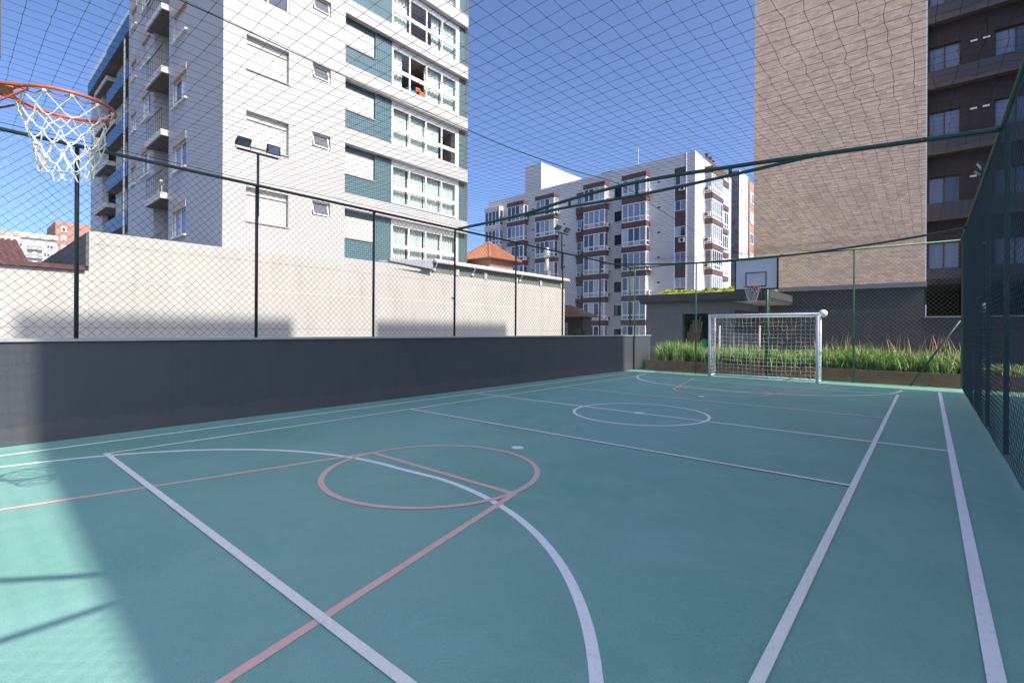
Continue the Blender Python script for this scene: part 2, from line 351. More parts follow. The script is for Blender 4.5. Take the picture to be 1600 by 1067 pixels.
def fence(name_label, base, P, a0, a1, posts, zb, zt, side, seed, sag=0, wr=.0029, G=G, CW=None, jt=1.0):
    t = empty('chain_link_fence', base, name_label, 'fence')
    obj('wire_mesh', chain(a0+.03, a1-.03, zb+.02, zt-.02, P, seed=seed, sag=sag, r=wr, jt=jt), CW or M['chain'], t)
    for a in posts:
        mb = MB(); mb.tube([P(a, side*.045, zb), P(a, side*.045, zt+.02)], .025, 10); obj('post', mb, G, t, True)
    mb = MB(); mb.tube([P(a0, 0, zt), P(a1, 0, zt)], .025, 10); obj('top_rail', mb, G, t, True)
    for z in ((zb+zt)/2, ):
        mb = MB(); mb.tube([P(a0, side*.008, z), P(a1, side*.008, z)], .002, 5); obj('tension_wire', mb, M['chain'], t)
    mb = MB(); mb.tube([P(a0, side*.008, zb+.14), P(a1, side*.008, zb+.14)], .002, 5); obj('tension_wire', mb, M['chain'], t)
    return t
LP = [-1.1, 1.15, 3.40, 5.65, 7.86, 10.1, 12.32, 14.55, 16.76]
fl = fence('green chain link fence standing on the low grey wall, left side of the court', (-8.45, 8, 1.29), PL, -1.1, 16.76, LP, 1.29, 3.80, -1, 3, G=M['post_shaded'])
ff = fence('green chain link fence across the far end, in front of the timber planter', (-3.8, 16.76, 0), PF, -8.45, .635, [-8.33, -6.05, -3.78, -1.60], 0.012, 3.78, 1, 5, 0, .0029, M['green_sunlit'], M['chain_lit'])
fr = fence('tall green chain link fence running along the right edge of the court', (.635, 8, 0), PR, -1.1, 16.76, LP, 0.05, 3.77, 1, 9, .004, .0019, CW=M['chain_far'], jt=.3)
for p in ([(-.35, 16.72, 0.02), (.62, 16.72, 1.75)],):
    mb = MB(); mb.tube(p, .024, 8); obj('brace', mb, G, ff, True)
for p in ([(-8.45, 15.9, 3.79), (-7.5, 16.76, 3.78)], [(-3.3, 16.74, 3.78), (-3.32, 16.1, 3.72)]):
    mb = MB(); mb.tube(p, .018, 8); obj('brace', mb, G, ff, True)
mb = MB(); mb.tube([(.635, .93, 3.77), (-.42, -.25, 3.77)], .028, 8); obj('brace', mb, G, fr, True)

# overhead steel spans
t = empty('roof_truss', (-3.9, 7.86, 3.8), 'arched green tube truss with short uprights spanning the middle of the court overhead', 'truss', 'green tubes spanning the court overhead')
ax = [(-8.45, 3.80), (-7.5, 3.815), (-6.4, 3.845), (-5.27, 3.955), (-3.87, 4.02), (-2.32, 3.955), (-1.27, 3.885), (-.32, 3.82), (.635, 3.755)]
def smooth(pts, k=6):
    out = []
    for i in range(len(pts)-1):
        p0 = pts[max(0, i-1)]; p1 = pts[i]; p2 = pts[i+1]; p3 = pts[min(len(pts)-1, i+2)]
        for s in range(k):
            u = s/k; out.append(tuple(.5*((2*p1[q])+(-p0[q]+p2[q])*u+(2*p0[q]-5*p1[q]+4*p2[q]-p3[q])*u*u+(-p0[q]+3*p1[q]-3*p2[q]+p3[q])*u**3) for q in range(len(p1))))
    return out+[pts[-1]]
mb = MB(); mb.tube([(x, 7.86, z) for x, z in smooth(ax)], .031, 10); obj('top_chord', mb, G, t, True)
mb = MB(); mb.tube([(x, 7.86, z) for x, z in smooth([(-6.4, 3.805), (-5.27, 3.815), (-3.87, 3.79), (-2.32, 3.825), (-1.27, 3.872), (-1.15, 3.855)])], .026, 10); obj('bottom_chord', mb, G, t, True)
for x, a, b_ in ((-5.27, 3.955, 3.815), (-3.87, 4.02, 3.79), (-2.32, 3.955, 3.825)):
    mb = MB(); mb.tube([(x, 7.86, b_), (x, 7.86, a)], .026, 8); obj('strut', mb, G, t, True)
t = empty('roof_tube', (-3.9, 14.55, 3.7), 'thin sagging green tube spanning the court near its far end', 'roof tube', 'green tubes spanning the court overhead')
mb = MB(); mb.tube([(x, 14.55, 3.73-.29*(1-((x+3.9)/4.54)**2)) for x in [-8.45+9.085*i/24 for i in range(25)]], .026, 8); obj('tube', mb, G, t, True)

# overhead netting, 15 cm square knotted mesh
def netz(x, y):
    e = max(0., 1-((x+3.9)/4.55)**2)
    z = 3.83+.17*e*math.exp(-((y-7.86)/1.6)**2)-.05*e*math.exp(-((y-3.2)/2)**2)-.20*e*math.exp(-((y-13.6)/1.8)**2)
    return z+.008*math.sin(x*2.1+y*1.3)+.006*math.sin(y*2.9-x)
rnd = random.Random(4); nx, ny = 61, 119; V = {}
for i in range(nx+1):
    for j in range(ny+1):
        x = -8.45+9.085*i/nx; y = -1.1+17.86*j/ny; ed = 0 if i in (0, nx) or j in (0, ny) else 1
        wob = ed*(.005+.013*max(0, min(1, (x+3)/3)))
        px = x+rnd.gauss(0, wob*.55); py = y+rnd.gauss(0, wob*.4)
        V[i, j] = (px, py, (netz(px, py)+rnd.gauss(0, .0035)) if ed else 3.80)
mb = MB()
for i in range(nx+1): mb.tube([V[i, j] for j in range(ny+1)], .0017, 3, False)
for j in range(ny+1): mb.tube([V[i, j] for i in range(nx+1)], .0017, 3, False)
for (i, j), p in V.items():
    r = .0048; x, y, z = p; mb.add([(x+r, y, z), (x-r, y, z), (x, y+r, z), (x, y-r, z), (x, y, z+r), (x, y, z-r)], [(0, 2, 4), (2, 1, 4), (1, 3, 4), (3, 0, 4), (2, 0, 5), (1, 2, 5), (3, 1, 5), (0, 3, 5)])
for x_ in (-8.30, -4.15): mb.tube([(x_, -1.1+17.86*j/120, netz(x_, -1.1+17.86*j/120) if 0 < j < 120 else 3.8) for j in range(121)], .0042, 5, False)
o = obj('overhead_net', mb, M['cord'], origin=(-3.9, 7.8, 3.8)); tag(o, 'black square mesh ball netting stretched overhead from fence top to fence top', 'netting')

# ================================================================ GOAL
t = empty('football_goal', (CX, 16.0, 0), 'white steel goal with a white net at the far end of the court', 'goal')
gx0, gx1, gy, gb = -5.32, -2.36, 16.0, 16.52; WS = M['white_steel']
for x in (gx0, gx1):
    mb = MB(); mb.tube([(x, gy, .002), (x, gy, 1.96)], .042, 12); obj('post', mb, WS, t, True)
    mb = MB(); mb.tube([(x, gb, .03), (x, gb, 1.90)], .024, 10); obj('rear_upright', mb, WS, t, True)
    mb = MB(); mb.tube([(x, gy, 1.91), (x, gb, 1.90)], .022, 8); mb.tube([(x, gy, .045), (x, gb, .045)], .022, 8); obj('side_rail', mb, WS, t, True)
mb = MB(); mb.tube([(gx0-.042, gy, 1.94), (gx1+.042, gy, 1.94)], .042, 12); obj('crossbar', mb, WS, t, True)
for zz_, rr_ in ((.045, .024), (1.90, .020)): mb = MB(); mb.tube([(gx0, gb, zz_), (gx1, gb, zz_)], rr_, 8); obj('rear_rail', mb, WS, t, True)
mb = MB(); q = random.Random(3)
nxg, nzg = 24, 15
GV = {(i, j): (gx0+(gx1-gx0)*i/nxg+(q.gauss(0, .012) if 0 < i < nxg else 0), gb-.03-.10*math.sin(math.pi*i/nxg)*math.exp(-((j/nzg-.18)/.25)**2)+q.gauss(0, .006), .05+1.83*j/nzg+(q.gauss(0, .010) if 0 < j < nzg else 0)-(.03*math.sin(math.pi*i/nxg) if 0 < j < nzg else 0)) for i in range(nxg+1) for j in range(nzg+1)}
for i in range(nxg+1): mb.tube([GV[i, j] for j in range(nzg+1)], .0032, 4, False)
for j in range(nzg+1): mb.tube([GV[i, j] for i in range(nxg+1)], .0032, 4, False)
for x in (gx0, gx1):
    for i in range(1, 5): mb.tube([(x+q.gauss(0, .004), gy+(gb-gy)*i/5+q.gauss(0, .004), .05+1.84*j/15) for j in range(16)], .0032, 4, False)
    for j in range(1, 16): mb.tube([(x, gy+.02+(gb-gy-.03)*i/4, .05+1.84*j/16-.03*math.sin(math.pi*i/4)) for i in range(5)], .0032, 4, False)
for i in range(nxg+1): mb.tube([(gx0+(gx1-gx0)*i/nxg, gy+.02, 1.93), (gx0+(gx1-gx0)*i/nxg, gb, 1.90)], .0032, 4, False)
for k in range(1, 4): mb.tube([(gx0, gy+(gb-gy)*k/4, 1.905), (CX, gy+(gb-gy)*k/4, 1.88), (gx1, gy+(gb-gy)*k/4, 1.905)], .0032, 4, False)
obj('net', mb, M['rope'], t)
mb = MB(); mb.sphere((-2.30, 16.53, 1.975), .112, 24, 16); o = obj('ball', mb, M['ball'], origin=(-2.30, 16.53, 1.86), smooth=True)
tag(o, 'white football resting on the rear top corner of the goal', 'ball')
mb = MB(); mb.sphere((-2.30+.06, 16.43, 2.0), .022, 8, 6); 

# ================================================================ BASKETBALL HOOPS
def hoop(by, sg, cx, rz, bz0, bz1, label, rimoff, ps):
    """by board plane, sg = direction the hoop faces along Y"""
    t = empty('basketball_hoop', (cx, by-sg*.6, 0), label, 'basketball hoop', 'basketball hoops at the two ends of the court')
    x0, x1 = cx-.60, cx+.60
    mb = MB(); mb.box(x0, x1, min(by, by-sg*.03), max(by, by-sg*.03), bz0, bz1); bd = obj('backboard', mb, M['board_white'], t)
    e = .032; mb = MB(); f0, f1 = sorted((by+sg*.003, by-sg*.034))
    mb.box(x0-.012, x0+e, f0, f1, bz0-.012, bz1+.012); mb.box(x1-e, x1+.012, f0, f1, bz0-.012, bz1+.012)
    mb.box(x0+e, x1-e, f0, f1, bz0-.012, bz0+e); mb.box(x0+e, x1-e, f0, f1, bz1-e, bz1+.012); obj('border', mb, M['black_paint'], bd)
    mb = MB(); f0, f1 = sorted((by+sg*.002, by+sg*.005)); a0, a1, c0, c1 = cx-.295, cx+.295, bz0+.085, bz0+.53; e = .03
    mb.box(a0, a0+e, f0, f1, c0, c1); mb.box(a1-e, a1, f0, f1, c0, c1); mb.box(a0+e, a1-e, f0, f1, c0, c0+e); mb.box(a0+e, a1-e, f0, f1, c1-e, c1); obj('target_square', mb, M['black_paint'], bd)
    rc = (cx+.0, by+sg*rimoff)
    mb = MB(); mb.tube([(rc[0]+.228*math.cos(a), rc[1]+.228*math.sin(a), rz) for a in [2*math.pi*i/40 for i in range(40)]], .0095, 8, closed=True); rim = obj('rim', mb, M['orange_steel'], t, True)
    mb = MB(); mb.box(cx-.085, cx+.085, *sorted((by+sg*.004, by+sg*.012)), rz-.13, rz+.02)
    for s in (-1, 1):
        mb.tube([(cx+s*.075, by+sg*.01, rz-.005), (cx+s*.13, rc[1]-sg*.188, rz)], .010, 6); mb.tube([(cx+s*.06, by+sg*.01, rz-.11), (cx+s*.14, rc[1]-sg*.17, rz-.012)], .006, 6)
    y0_, y1_ = sorted((by+sg*.012, rc[1]-sg*.222)); mb.box(cx-.075, cx+.075, y0_, y1_, rz-.008, rz+.004); obj('bracket', mb, M['orange_steel'], rim)
    mb = MB(); q = random.Random(11 if sg > 0 else 5); nn = 12; lv = 6; PT = {}
    mb.tube([(rc[0]+.214*math.cos(a), rc[1]+.214*math.sin(a), rz-.022+.012*math.cos(a*12)) for a in [2*math.pi*i/72 for i in range(72)]], .003, 5, closed=True, mi=1)
    for j in range(lv+1):
        u = j/lv; rr = .225-.105*(u**.75); zz = rz-.02-.37*(u**1.0)
        for i in range(nn): 
            a = 2*math.pi*(i+(.5 if j % 2 else 0))/nn+q.gauss(0, .05*u+.01); k_ = 1+q.gauss(0, .05)*(u > 0)
            PT[i, j] = (rc[0]+rr*k_*math.cos(a), rc[1]+rr*k_*math.sin(a), zz+q.gauss(0, .014)*(u > .2))
    def droop(p, r_, s=.02):
        m_ = tuple((p[k]+r_[k])/2 for k in range(3)); return [p, (m_[0], m_[1], m_[2]-s*.5), r_]
    for j in range(lv):
        for i in range(nn):
            n2 = (i+1) % nn if j % 2 else (i-1) % nn
            if j == 0:
                top = PT[i, 0]; mb.tube([top, PT[i, 1]], .0036, 5, False, mi=0); mb.tube([(top[0]+.006, top[1]+.004, top[2]), PT[(i-1) % nn, 1]], .0036, 5, False, mi=0)
            else:
                mb.tube(droop(PT[i, j], PT[i, j+1]), .0035, 5, False); mb.tube(droop(PT[i, j], PT[n2, j+1]), .0035, 5, False)
    for i in range(nn):
        mb.sphere(PT[i, 0], .011, 6, 5)
        for j in range(2, lv): mb.sphere(PT[i, j], .0085, 6, 4)
        a = PT[i, lv]; b_ = PT[(i+1) % nn, lv]; mb.tube([a, ((a[0]*.7+b_[0]*.3), (a[1]*.7+b_[1]*.3), a[2]-.035), ((a[0]*.3+b_[0]*.7), (a[1]*.3+b_[1]*.7), a[2]-.035), b_], .0036, 5, False)
    obj('net', mb, [M['rope'], M['orange_steel']], t)
    py = by-sg*.62; mb = MB(); mb.tube([(ps, py, .002), (ps, py, bz1-.1)], .045, 12); obj('pole', mb, G, t, True)
    mb = MB()
    for z in (bz0+.2, bz1-.2):
        for s in (-.3, .3): mb.tube([(ps, py, z), (cx+s, by-sg*.035, z)], .016, 8)
    obj('arm', mb, G, t, True)
hoop(16.02, -1, -3.97, 2.765, 2.71, 3.66, 'basketball hoop with its white backboard facing us above the far goal', .40, -3.80)
hoop(.172, 1, -3.885, 2.742, 2.69, 3.64, 'orange basketball hoop with frayed white net close by at the upper left', .303, -3.885)

# ================================================================ FLOODLIGHTS
def flood(x, y, z0, z1, tilt, label, sgn=1):
    t = empty('floodlight', (x, y, z0), label, 'floodlight', 'twin floodlights on poles around the court')
    mb = MB(); mb.tube([(x, y, z0), (x, y, z1)], .022, 8); obj('pole', mb, M['dark_metal'], t, True)
    mb = MB(); mb.box(x-.015, x+.015, y-.33, y+.33, z1, z1+.03); obj('crossbar', mb, M['dark_metal'], t)
    for s, ti in ((-1, tilt[0]), (1, tilt[1])):
        c = Vector((x+sgn*.02, y+s*.24, z1+.14)); d = Vector((sgn*math.cos(R(ti)), 0, -math.sin(R(ti)))); up = Vector((sgn*math.sin(R(ti)), 0, math.cos(R(ti))))
        Q = lambda a, o_, zz: tuple(c+Vector((0, a, 0))+d*o_+up*zz)
        mb = MB(); mb.box(-.105, .105, -.025, .025, -.075, .075, P=Q); h = obj('lamp_head', mb, M['dark_metal'], t)
        mb = MB(); mb.box(-.092, .092, .026, .029, -.062, .062, P=Q); obj('lens', mb, M['lamp_glass'], h)
        mb = MB(); mb.tube([Q(-.115, 0, 0), tuple(c+Vector((0, -.115, -.12))), tuple(c+Vector((0, .115, -.12))), Q(.115, 0, 0)], .005, 5); obj('bracket', mb, M['dark_metal'], h)
    return t
flood(-8.53, 3.43, 3.30, 4.34, (62, 12), 'twin floodlight on the second post of the left fence, before the white building')
flood(-8.53, 12.32, 3.30, 4.40, (50, 50), 'twin floodlight on a far post of the left fence, before the brown banded block')
flood(.74, 12.45, .002, 4.32, (30, 50), 'twin floodlight above the right fence in front of the charcoal building', -1)

# ================================================================ PLANTER AND PLANTS
t = empty('timber_planter', (-1, 17.1, 0), 'long low planter of weathered brown timber behind the far fence', 'planter')
mb = MB(); mb.box(-8.0, 9, 17.02, 17.09, .002, .19); mb.box(-8.0, 9, 17.025, 17.085, .193, .37); obj('front_board', mb, M['wood'], t)
mb = MB(); mb.box(-8.0, 9, 18.45, 18.52, .002, .37); obj('rear_board', mb, M['wood'], t)
mb = MB(); mb.box(-8.0, 9, 17.09, 18.45, .002, .33); obj('soil', mb, M['soil'], t)
def blades(mb, x, y, z, n_, h, spread, q, w0=.010, dry=.0, mats=(0, 1, 2)):
    for k in range(n_):
        a = q.uniform(0, 6.283); L = h*q.uniform(.55, 1.12); le = q.uniform(.05, .55)*spread; bx = x+q.gauss(0, .05); by = y+q.gauss(0, .05)
        wd = w0*q.uniform(.7, 1.3); pa = a+1.57+q.uniform(-.5, .5); wx, wy = math.cos(pa)*wd, math.sin(pa)*wd; vs = []
        S_ = 4
        for s in range(S_+1):
            u = s/S_; d = le*L*u**1.8*1.2; zz = z+L*(u-.28*le*u**2.6); ww = (1-u**2.2)*1.0+.04
            cx_, cy_ = bx+math.cos(a)*d, by+math.sin(a)*d
            vs += [(cx_-wx*ww, cy_-wy*ww, zz), (cx_+wx*ww, cy_+wy*ww, zz)]
        r_ = q.random(); mi = mats[2] if r_ < dry else (mats[1] if r_ < .30 else mats[0])
        mb.add(vs, [(2*s, 2*s+1, 2*s+3, 2*s+2) for s in range(S_)], mi)
mb = MB(); q = random.Random(21)
for i in range(560):
    x = q.uniform(-7.75, .95); y = q.uniform(17.18, 18.3); g = .5+.5*math.sin(x*1.7+1)*math.sin(x*.63)
    if q.random() < .12 and -7.3 < x < -6.2: continue
    d = .09 if x > -2.2 else .02
    blades(mb, x, y, .33, q.randrange(14, 28), (.50+.24*g)*q.uniform(.65, 1.2), q.uniform(.8, 1.7), q, .015, d)
for i in range(46):      # taller dry flower stalks
    x = q.uniform(-2.8, .8); blades(mb, x, q.uniform(17.4, 18.2), .33, 3, 1.06, .6, q, .013, .8)
o = obj('strap_leaf_plants', mb, [M['leaf_a'], M['leaf_b'], M['leaf_c']], origin=(-3.5, 17.8, .33)); tag(o, 'mass of long green strap leaves growing in the timber planter', 'plants', kind='stuff')
mb = MB(); q = random.Random(8)
for i in range(300):
    blades(mb, q.uniform(1.2, 7), q.uniform(17.2, 18.3), .33, 16, .34, 1.3, q, .012, .02, (1, 3, 2))
o = obj('lime_ground_cover', mb, [M['leaf_a'], M['leaf_b'], M['leaf_c'], M['sedum']], origin=(4, 17.8, .33)); tag(o, 'low yellow green plants in the planter seen through the right fence', 'plants', kind='stuff')

# ================================================================ BUILDING HELPERS
def holed(mb, P, a0, a1, z0, z1, holes, depth, mi=0, rev=None):
    """flat wall in face coords (a, out, z) at out = 0 with rectangular openings and their reveals"""
    A = sorted({a0, a1, *[min(max(h[0], a0), a1) for h in holes], *[min(max(h[1], a0), a1) for h in holes]})
    Z = sorted({z0, z1, *[min(max(h[2], z0), z1) for h in holes], *[min(max(h[3], z0), z1) for h in holes]})
    inh = lambda a, z: any(h[0] < a < h[1] and h[2] < z < h[3] for h in holes)
    for j in range(len(Z)-1):
        zc = (Z[j]+Z[j+1])/2; run = None
        for i in range(len(A)-1):
            ac = (A[i]+A[i+1])/2
            if inh(ac, zc):
                if run is not None: mb.quad(P(run, 0, Z[j]), P(A[i], 0, Z[j]), P(A[i], 0, Z[j+1]), P(run, 0, Z[j+1]), mi); run = None
            elif run is None: run = A[i]
        if run is not None: mb.quad(P(run, 0, Z[j]), P(a1, 0, Z[j]), P(a1, 0, Z[j+1]), P(run, 0, Z[j+1]), mi)
    rm = mi if rev is None else rev
    for h in holes:
        a, b_, c, d = h[:4]; dp = h[4] if len(h) > 4 else depth
        mb.quad(P(a, 0, c), P(a, -dp, c), P(a, -dp, d), P(a, 0, d), rm); mb.quad(P(b_, 0, c), P(b_, 0, d), P(b_, -dp, d), P(b_, -dp, c), rm)
        mb.quad(P(a, 0, d), P(a, -dp, d), P(b_, -dp, d), P(b_, 0, d), rm); mb.quad(P(a, 0, c), P(b_, 0, c), P(b_, -dp, c), P(a, -dp, c), rm)
def frame_bars(mb, P, a0, a1, z0, z1, o0, o1, cols, rows=(), t=.045, mi=0):
    mb.box(a0, a0+t, o0, o1, z0, z1, mi, P); mb.box(a1-t, a1, o0, o1, z0, z1, mi, P)
    mb.box(a0+t, a1-t, o0, o1, z0, z0+t, mi, P); mb.box(a0+t, a1-t, o0, o1, z1-t, z1, mi, P)
    for i in range(1, cols):
        a = a0+(a1-a0)*i/cols; mb.box(a-t/2, a+t/2, o0+.002, o1-.002, z0+t, z1-t, mi, P)
    for z in rows: mb.box(a0+t, a1-t, o0-.004, o1+.004, z-t*.6, z+t*.6, mi, P)
rw = random.Random(77)
def sliding(par, P, a0, a1, z0, z1, dep, cols=2, rows=(), fm=None, panes=None, name='window', t=.045, label=None):
    mb = MB(); frame_bars(mb, P, a0, a1, z0, z1, -dep, -dep+.05, cols, rows, t); f = obj(name, mb, fm or M['frame_white'], par)
    if label: f['label'] = label
    ms = panes or [M['pane_dark'], M['pane_mid'], M['pane_light']]; mb = MB()
    for i in range(cols):
        x0, x1 = a0+(a1-a0)*i/cols, a0+(a1-a0)*(i+1)/cols; mi = rw.randrange(len(ms)); th = rw.gauss(0, .004)
        mb.quad(P(x0, -dep+.015+th, z0), P(x1, -dep+.015-th, z0), P(x1, -dep+.015-th, z1), P(x0, -dep+.015+th, z1), mi)
    obj('pane', mb, ms, f)
    return f
def shutter(par, P, a0, a1, z0, z1, dep, slit=True):
    mb = MB(); mb.box(a0+.02, a1-.02, -dep, -dep+.03, z0+.03, z1, 0, P); s = obj('shutter', mb, M['shutter'], par)
    if slit: mb = MB(); mb.box(a0+.03, a1-.03, -dep+.031, -dep+.045, z1-.30, z1-.27, 0, P); obj('slat_gap', mb, M['dark_metal'], s)
    mb = MB(); mb.box(a0-.02, a1+.02, -dep, .05, z0-.035, z0+.005, 0, P); obj('sill', mb, M['coping'], s)
def ac_unit(par, P, a, o, z, wd=.78, label=None):
    mb = MB(); mb.box(a, a+wd, o, o+.28, z, z+.55, 0, P); u = obj('ac_unit', mb, M['ac'], par)
    c = (a+wd*.38, z+.275); mb = MB(); k = 20
    mb.add([P(c[0]+.21*math.cos(6.2832*i/k), o+.284, c[1]+.21*math.sin(6.2832*i/k)) for i in range(k)], [tuple(range(k))]); obj('fan_grille', mb, M['dark_metal'], u)
    mb = MB(); mb.box(a+.08, a+.12, o, o+.3, z-.05, z-.003, 0, P); mb.box(a+wd-.12, a+wd-.08, o, o+.3, z-.05, z-.003, 0, P); obj('bracket', mb, M['galv'], u)
def curtain(mb, P, a0, a1, o, z0, z1, q, amp=.03):
    n_ = max(4, int((a1-a0)/.035)); ph = q.uniform(0, 6); fr = q.uniform(26, 40); vs = []
    for i in range(n_+1):
        a = a0+(a1-a0)*i/n_; oo = o+amp*math.sin(a*fr+ph)+amp*.4*math.sin(a*fr*2.3); vs += [P(a, oo, z0), P(a+.01*math.sin(a*9), oo*.98, z1)]
    mb.add(vs, [(2*i, 2*i+2, 2*i+3, 2*i+1) for i in range(n_)])

# ================================================================ WHITE AND TEAL APARTMENT BLOCK (left)
B = empty('apartment_block', (-24, 13, -1.5), 'tall white tiled apartment block with teal tiled window panels and glazed bays on the left', 'building')
PX = lambda a, o, z: (-20+o, a, z)          # front face, a = Y, outward = +X
PY = lambda a, o, z: (a, 6.78-o, z)         # side face, a = X, outward = -Y
p = 2.93; K = range(-3, 3); TOP = 22.3; RT = 20.7
front = []
for k in K:
    z = p*k
    front += [(7.60, 9.24, 11.46+z, 12.79+z, .20), (10.25, 11.07, 12.19+z, 12.82+z, .2), (11.78, 19.46, 13.47+z, 15.72+z, .26)]
front = [h for h in front if h[3] < TOP-.4]
mb = MB(); holed(mb, PX, 6.78, 19.46, -1.5, TOP, front, .2); pass
side = []
for k in K:
    z = p*k; side += [(-26.0, -24.2, 11.36+z, 12.86+z, .18)]
side = [h for h in side if h[3] < TOP-.4]
holed(mb, PY, -26.67, -20.0, -1.5, TOP, side, .2)
side2 = []
for k in range(-1, 3):
    z = 2.87*k; side2 += [(-31.35, -29.75, 12.15+z, 13.75+z, .18), (-33.6, -32.5, 12.15+z, 13.45+z, .18)]
side2 = [h for h in side2 if h[3] < TOP-.4]
holed(mb, PY, -34.15, -29.1, -1.5, TOP, side2, .2)
PYc = lambda a, o, z: (a, 7.65-o, z)
mb.box(-29.1, -26.67, 8.2, 8.3, -1.5, TOP); mb.quad((-26.67, 6.78, -1.5), (-26.67, 8.2, -1.5), (-26.67, 8.2, TOP), (-26.67, 6.78, TOP)); mb.quad((-29.1, 6.78, -1.5), (-29.1, 8.2, -1.5), (-29.1, 8.2, TOP), (-29.1, 6.78, TOP))
mb.box(-34.2, -34.151, 6.79, 9.0, -1.5, TOP)
sc3 = []
for k in range(-1, 3):
    z = 2.87*k; sc3 += [(-38.9, -36.2, 13.55+z-2.0, 15.45+z-2.0, .6), (-40.2, -39.4, 11.9+z, 13.0+z, .2)]
holed(mb, PYc, -41.9, -34.2, -1.5, RT, [h for h in sc3 if h[3] < TOP-1], .3)
mb.box(-45.6, -41.9, 8.9, 9.0, -1.5, RT); mb.box(-49.8, -45.6, 7.55, 7.9, -1.5, RT); mb.quad((-41.9, 7.65, -1.5), (-41.9, 8.9, -1.5), (-41.9, 8.9, RT), (-41.9, 7.65, RT))
mb.quad((-49.8, 7.9, -1.5), (-49.8, 22, -1.5), (-49.8, 22, RT), (-49.8, 7.9, RT)); mb.quad((-20.27, 19.46, -1.5), (-49.8, 19.46, -1.5), (-49.8, 19.46, TOP), (-20.27, 19.46, TOP))
mb.quad((-20, 6.78, TOP), (-20, 19.46, TOP), (-34.2, 19.46, TOP), (-34.2, 6.78, TOP)); mb.quad((-34.2, 7.6, RT+.3), (-34.2, 19.46, RT+.3), (-49.8, 19.46, RT+.3), (-49.8, 7.6, RT+.3))
obj('wall', mb, M['white_tile'], B)
mb = MB(); mb.box(-34.2, -19.96, 6.70, 6.76, TOP-.0, TOP+.07); mb.box(-49.9, -34.25, 7.5, 7.64, RT, RT+.55); mb.box(-19.99, -19.93, 6.76, 19.5, TOP, TOP+.07); obj('parapet_cap', mb, M['frame_white'], B)
qc = random.Random(5); ROOMS = MB()
for k in K:
    z = p*k
    if 12.8+z > TOP-.4: continue
    shutter(B, PX, 7.60, 9.24, 11.46+z, 12.79+z, .19) if k != 1 else sliding(B, PX, 7.60, 9.24, 11.46+z, 12.79+z, .13, 2, panes=[M['pane_dark']])
    f = sliding(B, PX, 10.25, 11.07, 12.19+z, 12.82+z, .19, 1, panes=[M['pane_dark']], name='vent_window')
    # tilted sash standing out of the opening
    mb = MB(); Q = lambda a, o, zz, z=z: PX(a, o+(-.17+(12.80+z-zz)*.30), zz); frame_bars(mb, Q, 10.30, 11.02, 12.23+z, 12.80+z, 0, .03, 1, t=.04); s = obj('sash', mb, M['frame_white'], f)
    mb = MB(); mb.quad(Q(10.34, .012, 12.27+z), Q(10.98, .012, 12.27+z), Q(10.98, .012, 12.76+z), Q(10.34, .012, 12.76+z)); obj('pane', mb, M['pane_grey'], s)
    zz = z
    if 15.72+zz > TOP-.4: continue
    z0, z1 = 13.47+zz, 15.72+zz
    # teal tiled panel at the back of the recess, with the shuttered opening
    mb = MB(); PB = lambda a, o, h: (-20.26+o, a, h)
    holed(mb, PB, 11.78, 14.46, z0, z1, [(11.86, 13.5, z0+.95, z1-.04, .1)], .1); mb.quad(PB(11.86, -.1, z0), PB(13.5, -.1, z0), PB(13.5, -.1, z1), PB(11.86, -.1, z1))
    holed(mb, PB, 14.46, 18.85, z0, z0+.14, [], .1); mb.box(19.02, 19.47, -21.0, .0, z0, z1, 0, PB); obj('tile_panel', mb, M['teal_tile'], B)
    shutter(B, PB, 11.88, 13.48, z0+.96, z1-.30, .08, False)
    mb = MB(); mb.box(18.85, 19.02, -.5, -.02, z0, z1, 0, PB); mb.box(14.46, 14.50, -.4, -.01, z0+.14, z1, 0, PB); mb.box(14.50, 18.85, -.3, -.03, z1-.22, z1-.001, 0, PB); obj('jamb', mb, M['frame_white'], B)
    # glazed bay with room and curtains behind
    g0, g1 = z0+.14, z1-.22; tr = z0+1.02; mb = MB()
    frame_bars(mb, PB, 14.50, 18.85, g0, g1, -.10, -.03, 4, (tr, tr-.10), .075); gl = obj('bay_window', mb, M['frame_white'], B)
    mb = MB(); opened = 1 if k == 0 else None
    for i in range(4):
        x0, x1 = 14.50+4.35*i/4, 14.50+4.35*(i+1)/4
        mb.quad(PB(x0, -.07, g0), PB(x1, -.07, g0), PB(x1, -.07, tr), PB(x0, -.07, tr))
        if i != opened: mb.quad(PB(x0, -.065, tr), PB(x1, -.065, tr), PB(x1, -.065, g1), PB(x0, -.065, g1))
    obj('pane', mb, M['glass'], gl)
    for i in range(4):
        x0, x1 = 14.53+4.35*i/4, 14.47+4.35*(i+1)/4
        if k == 0 and i == 1: continue
        if k == 1 and i in (1,): continue
        if k == 1 and i == 2: x0 += .45
        if k == 0 and i == 0: x1 -= .25
        if k == -1 and i == 3: continue
        mb = MB(); curtain(mb, PB, x0, x1, -.30, g0+.02, g1-.02, qc, .035 if k != -1 else .006); obj('curtain', mb, M['curtain'], gl)
    mb = MB(); PBo = PB; a0, a1 = 14.48, 18.87
    for q4 in (((a0, -3, g0), (a1, -3, g0), (a1, -3, g1), (a0, -3, g1)), ((a0, -.11, g0), (a0, -3, g0), (a0, -3, g1), (a0, -.11, g1)), ((a1, -.11, g0), (a1, -3, g0), (a1, -3, g1), (a1, -.11, g1)), ((a0, -.11, g0), (a1, -.11, g0), (a1, -3, g0), (a0, -3, g0)), ((a0, -.11, g1), (a1, -.11, g1), (a1, -3, g1), (a0, -3, g1))):
        mb.quad(*[PB(*c_) for c_ in q4])
    obj('room', mb, M['interior'], B)
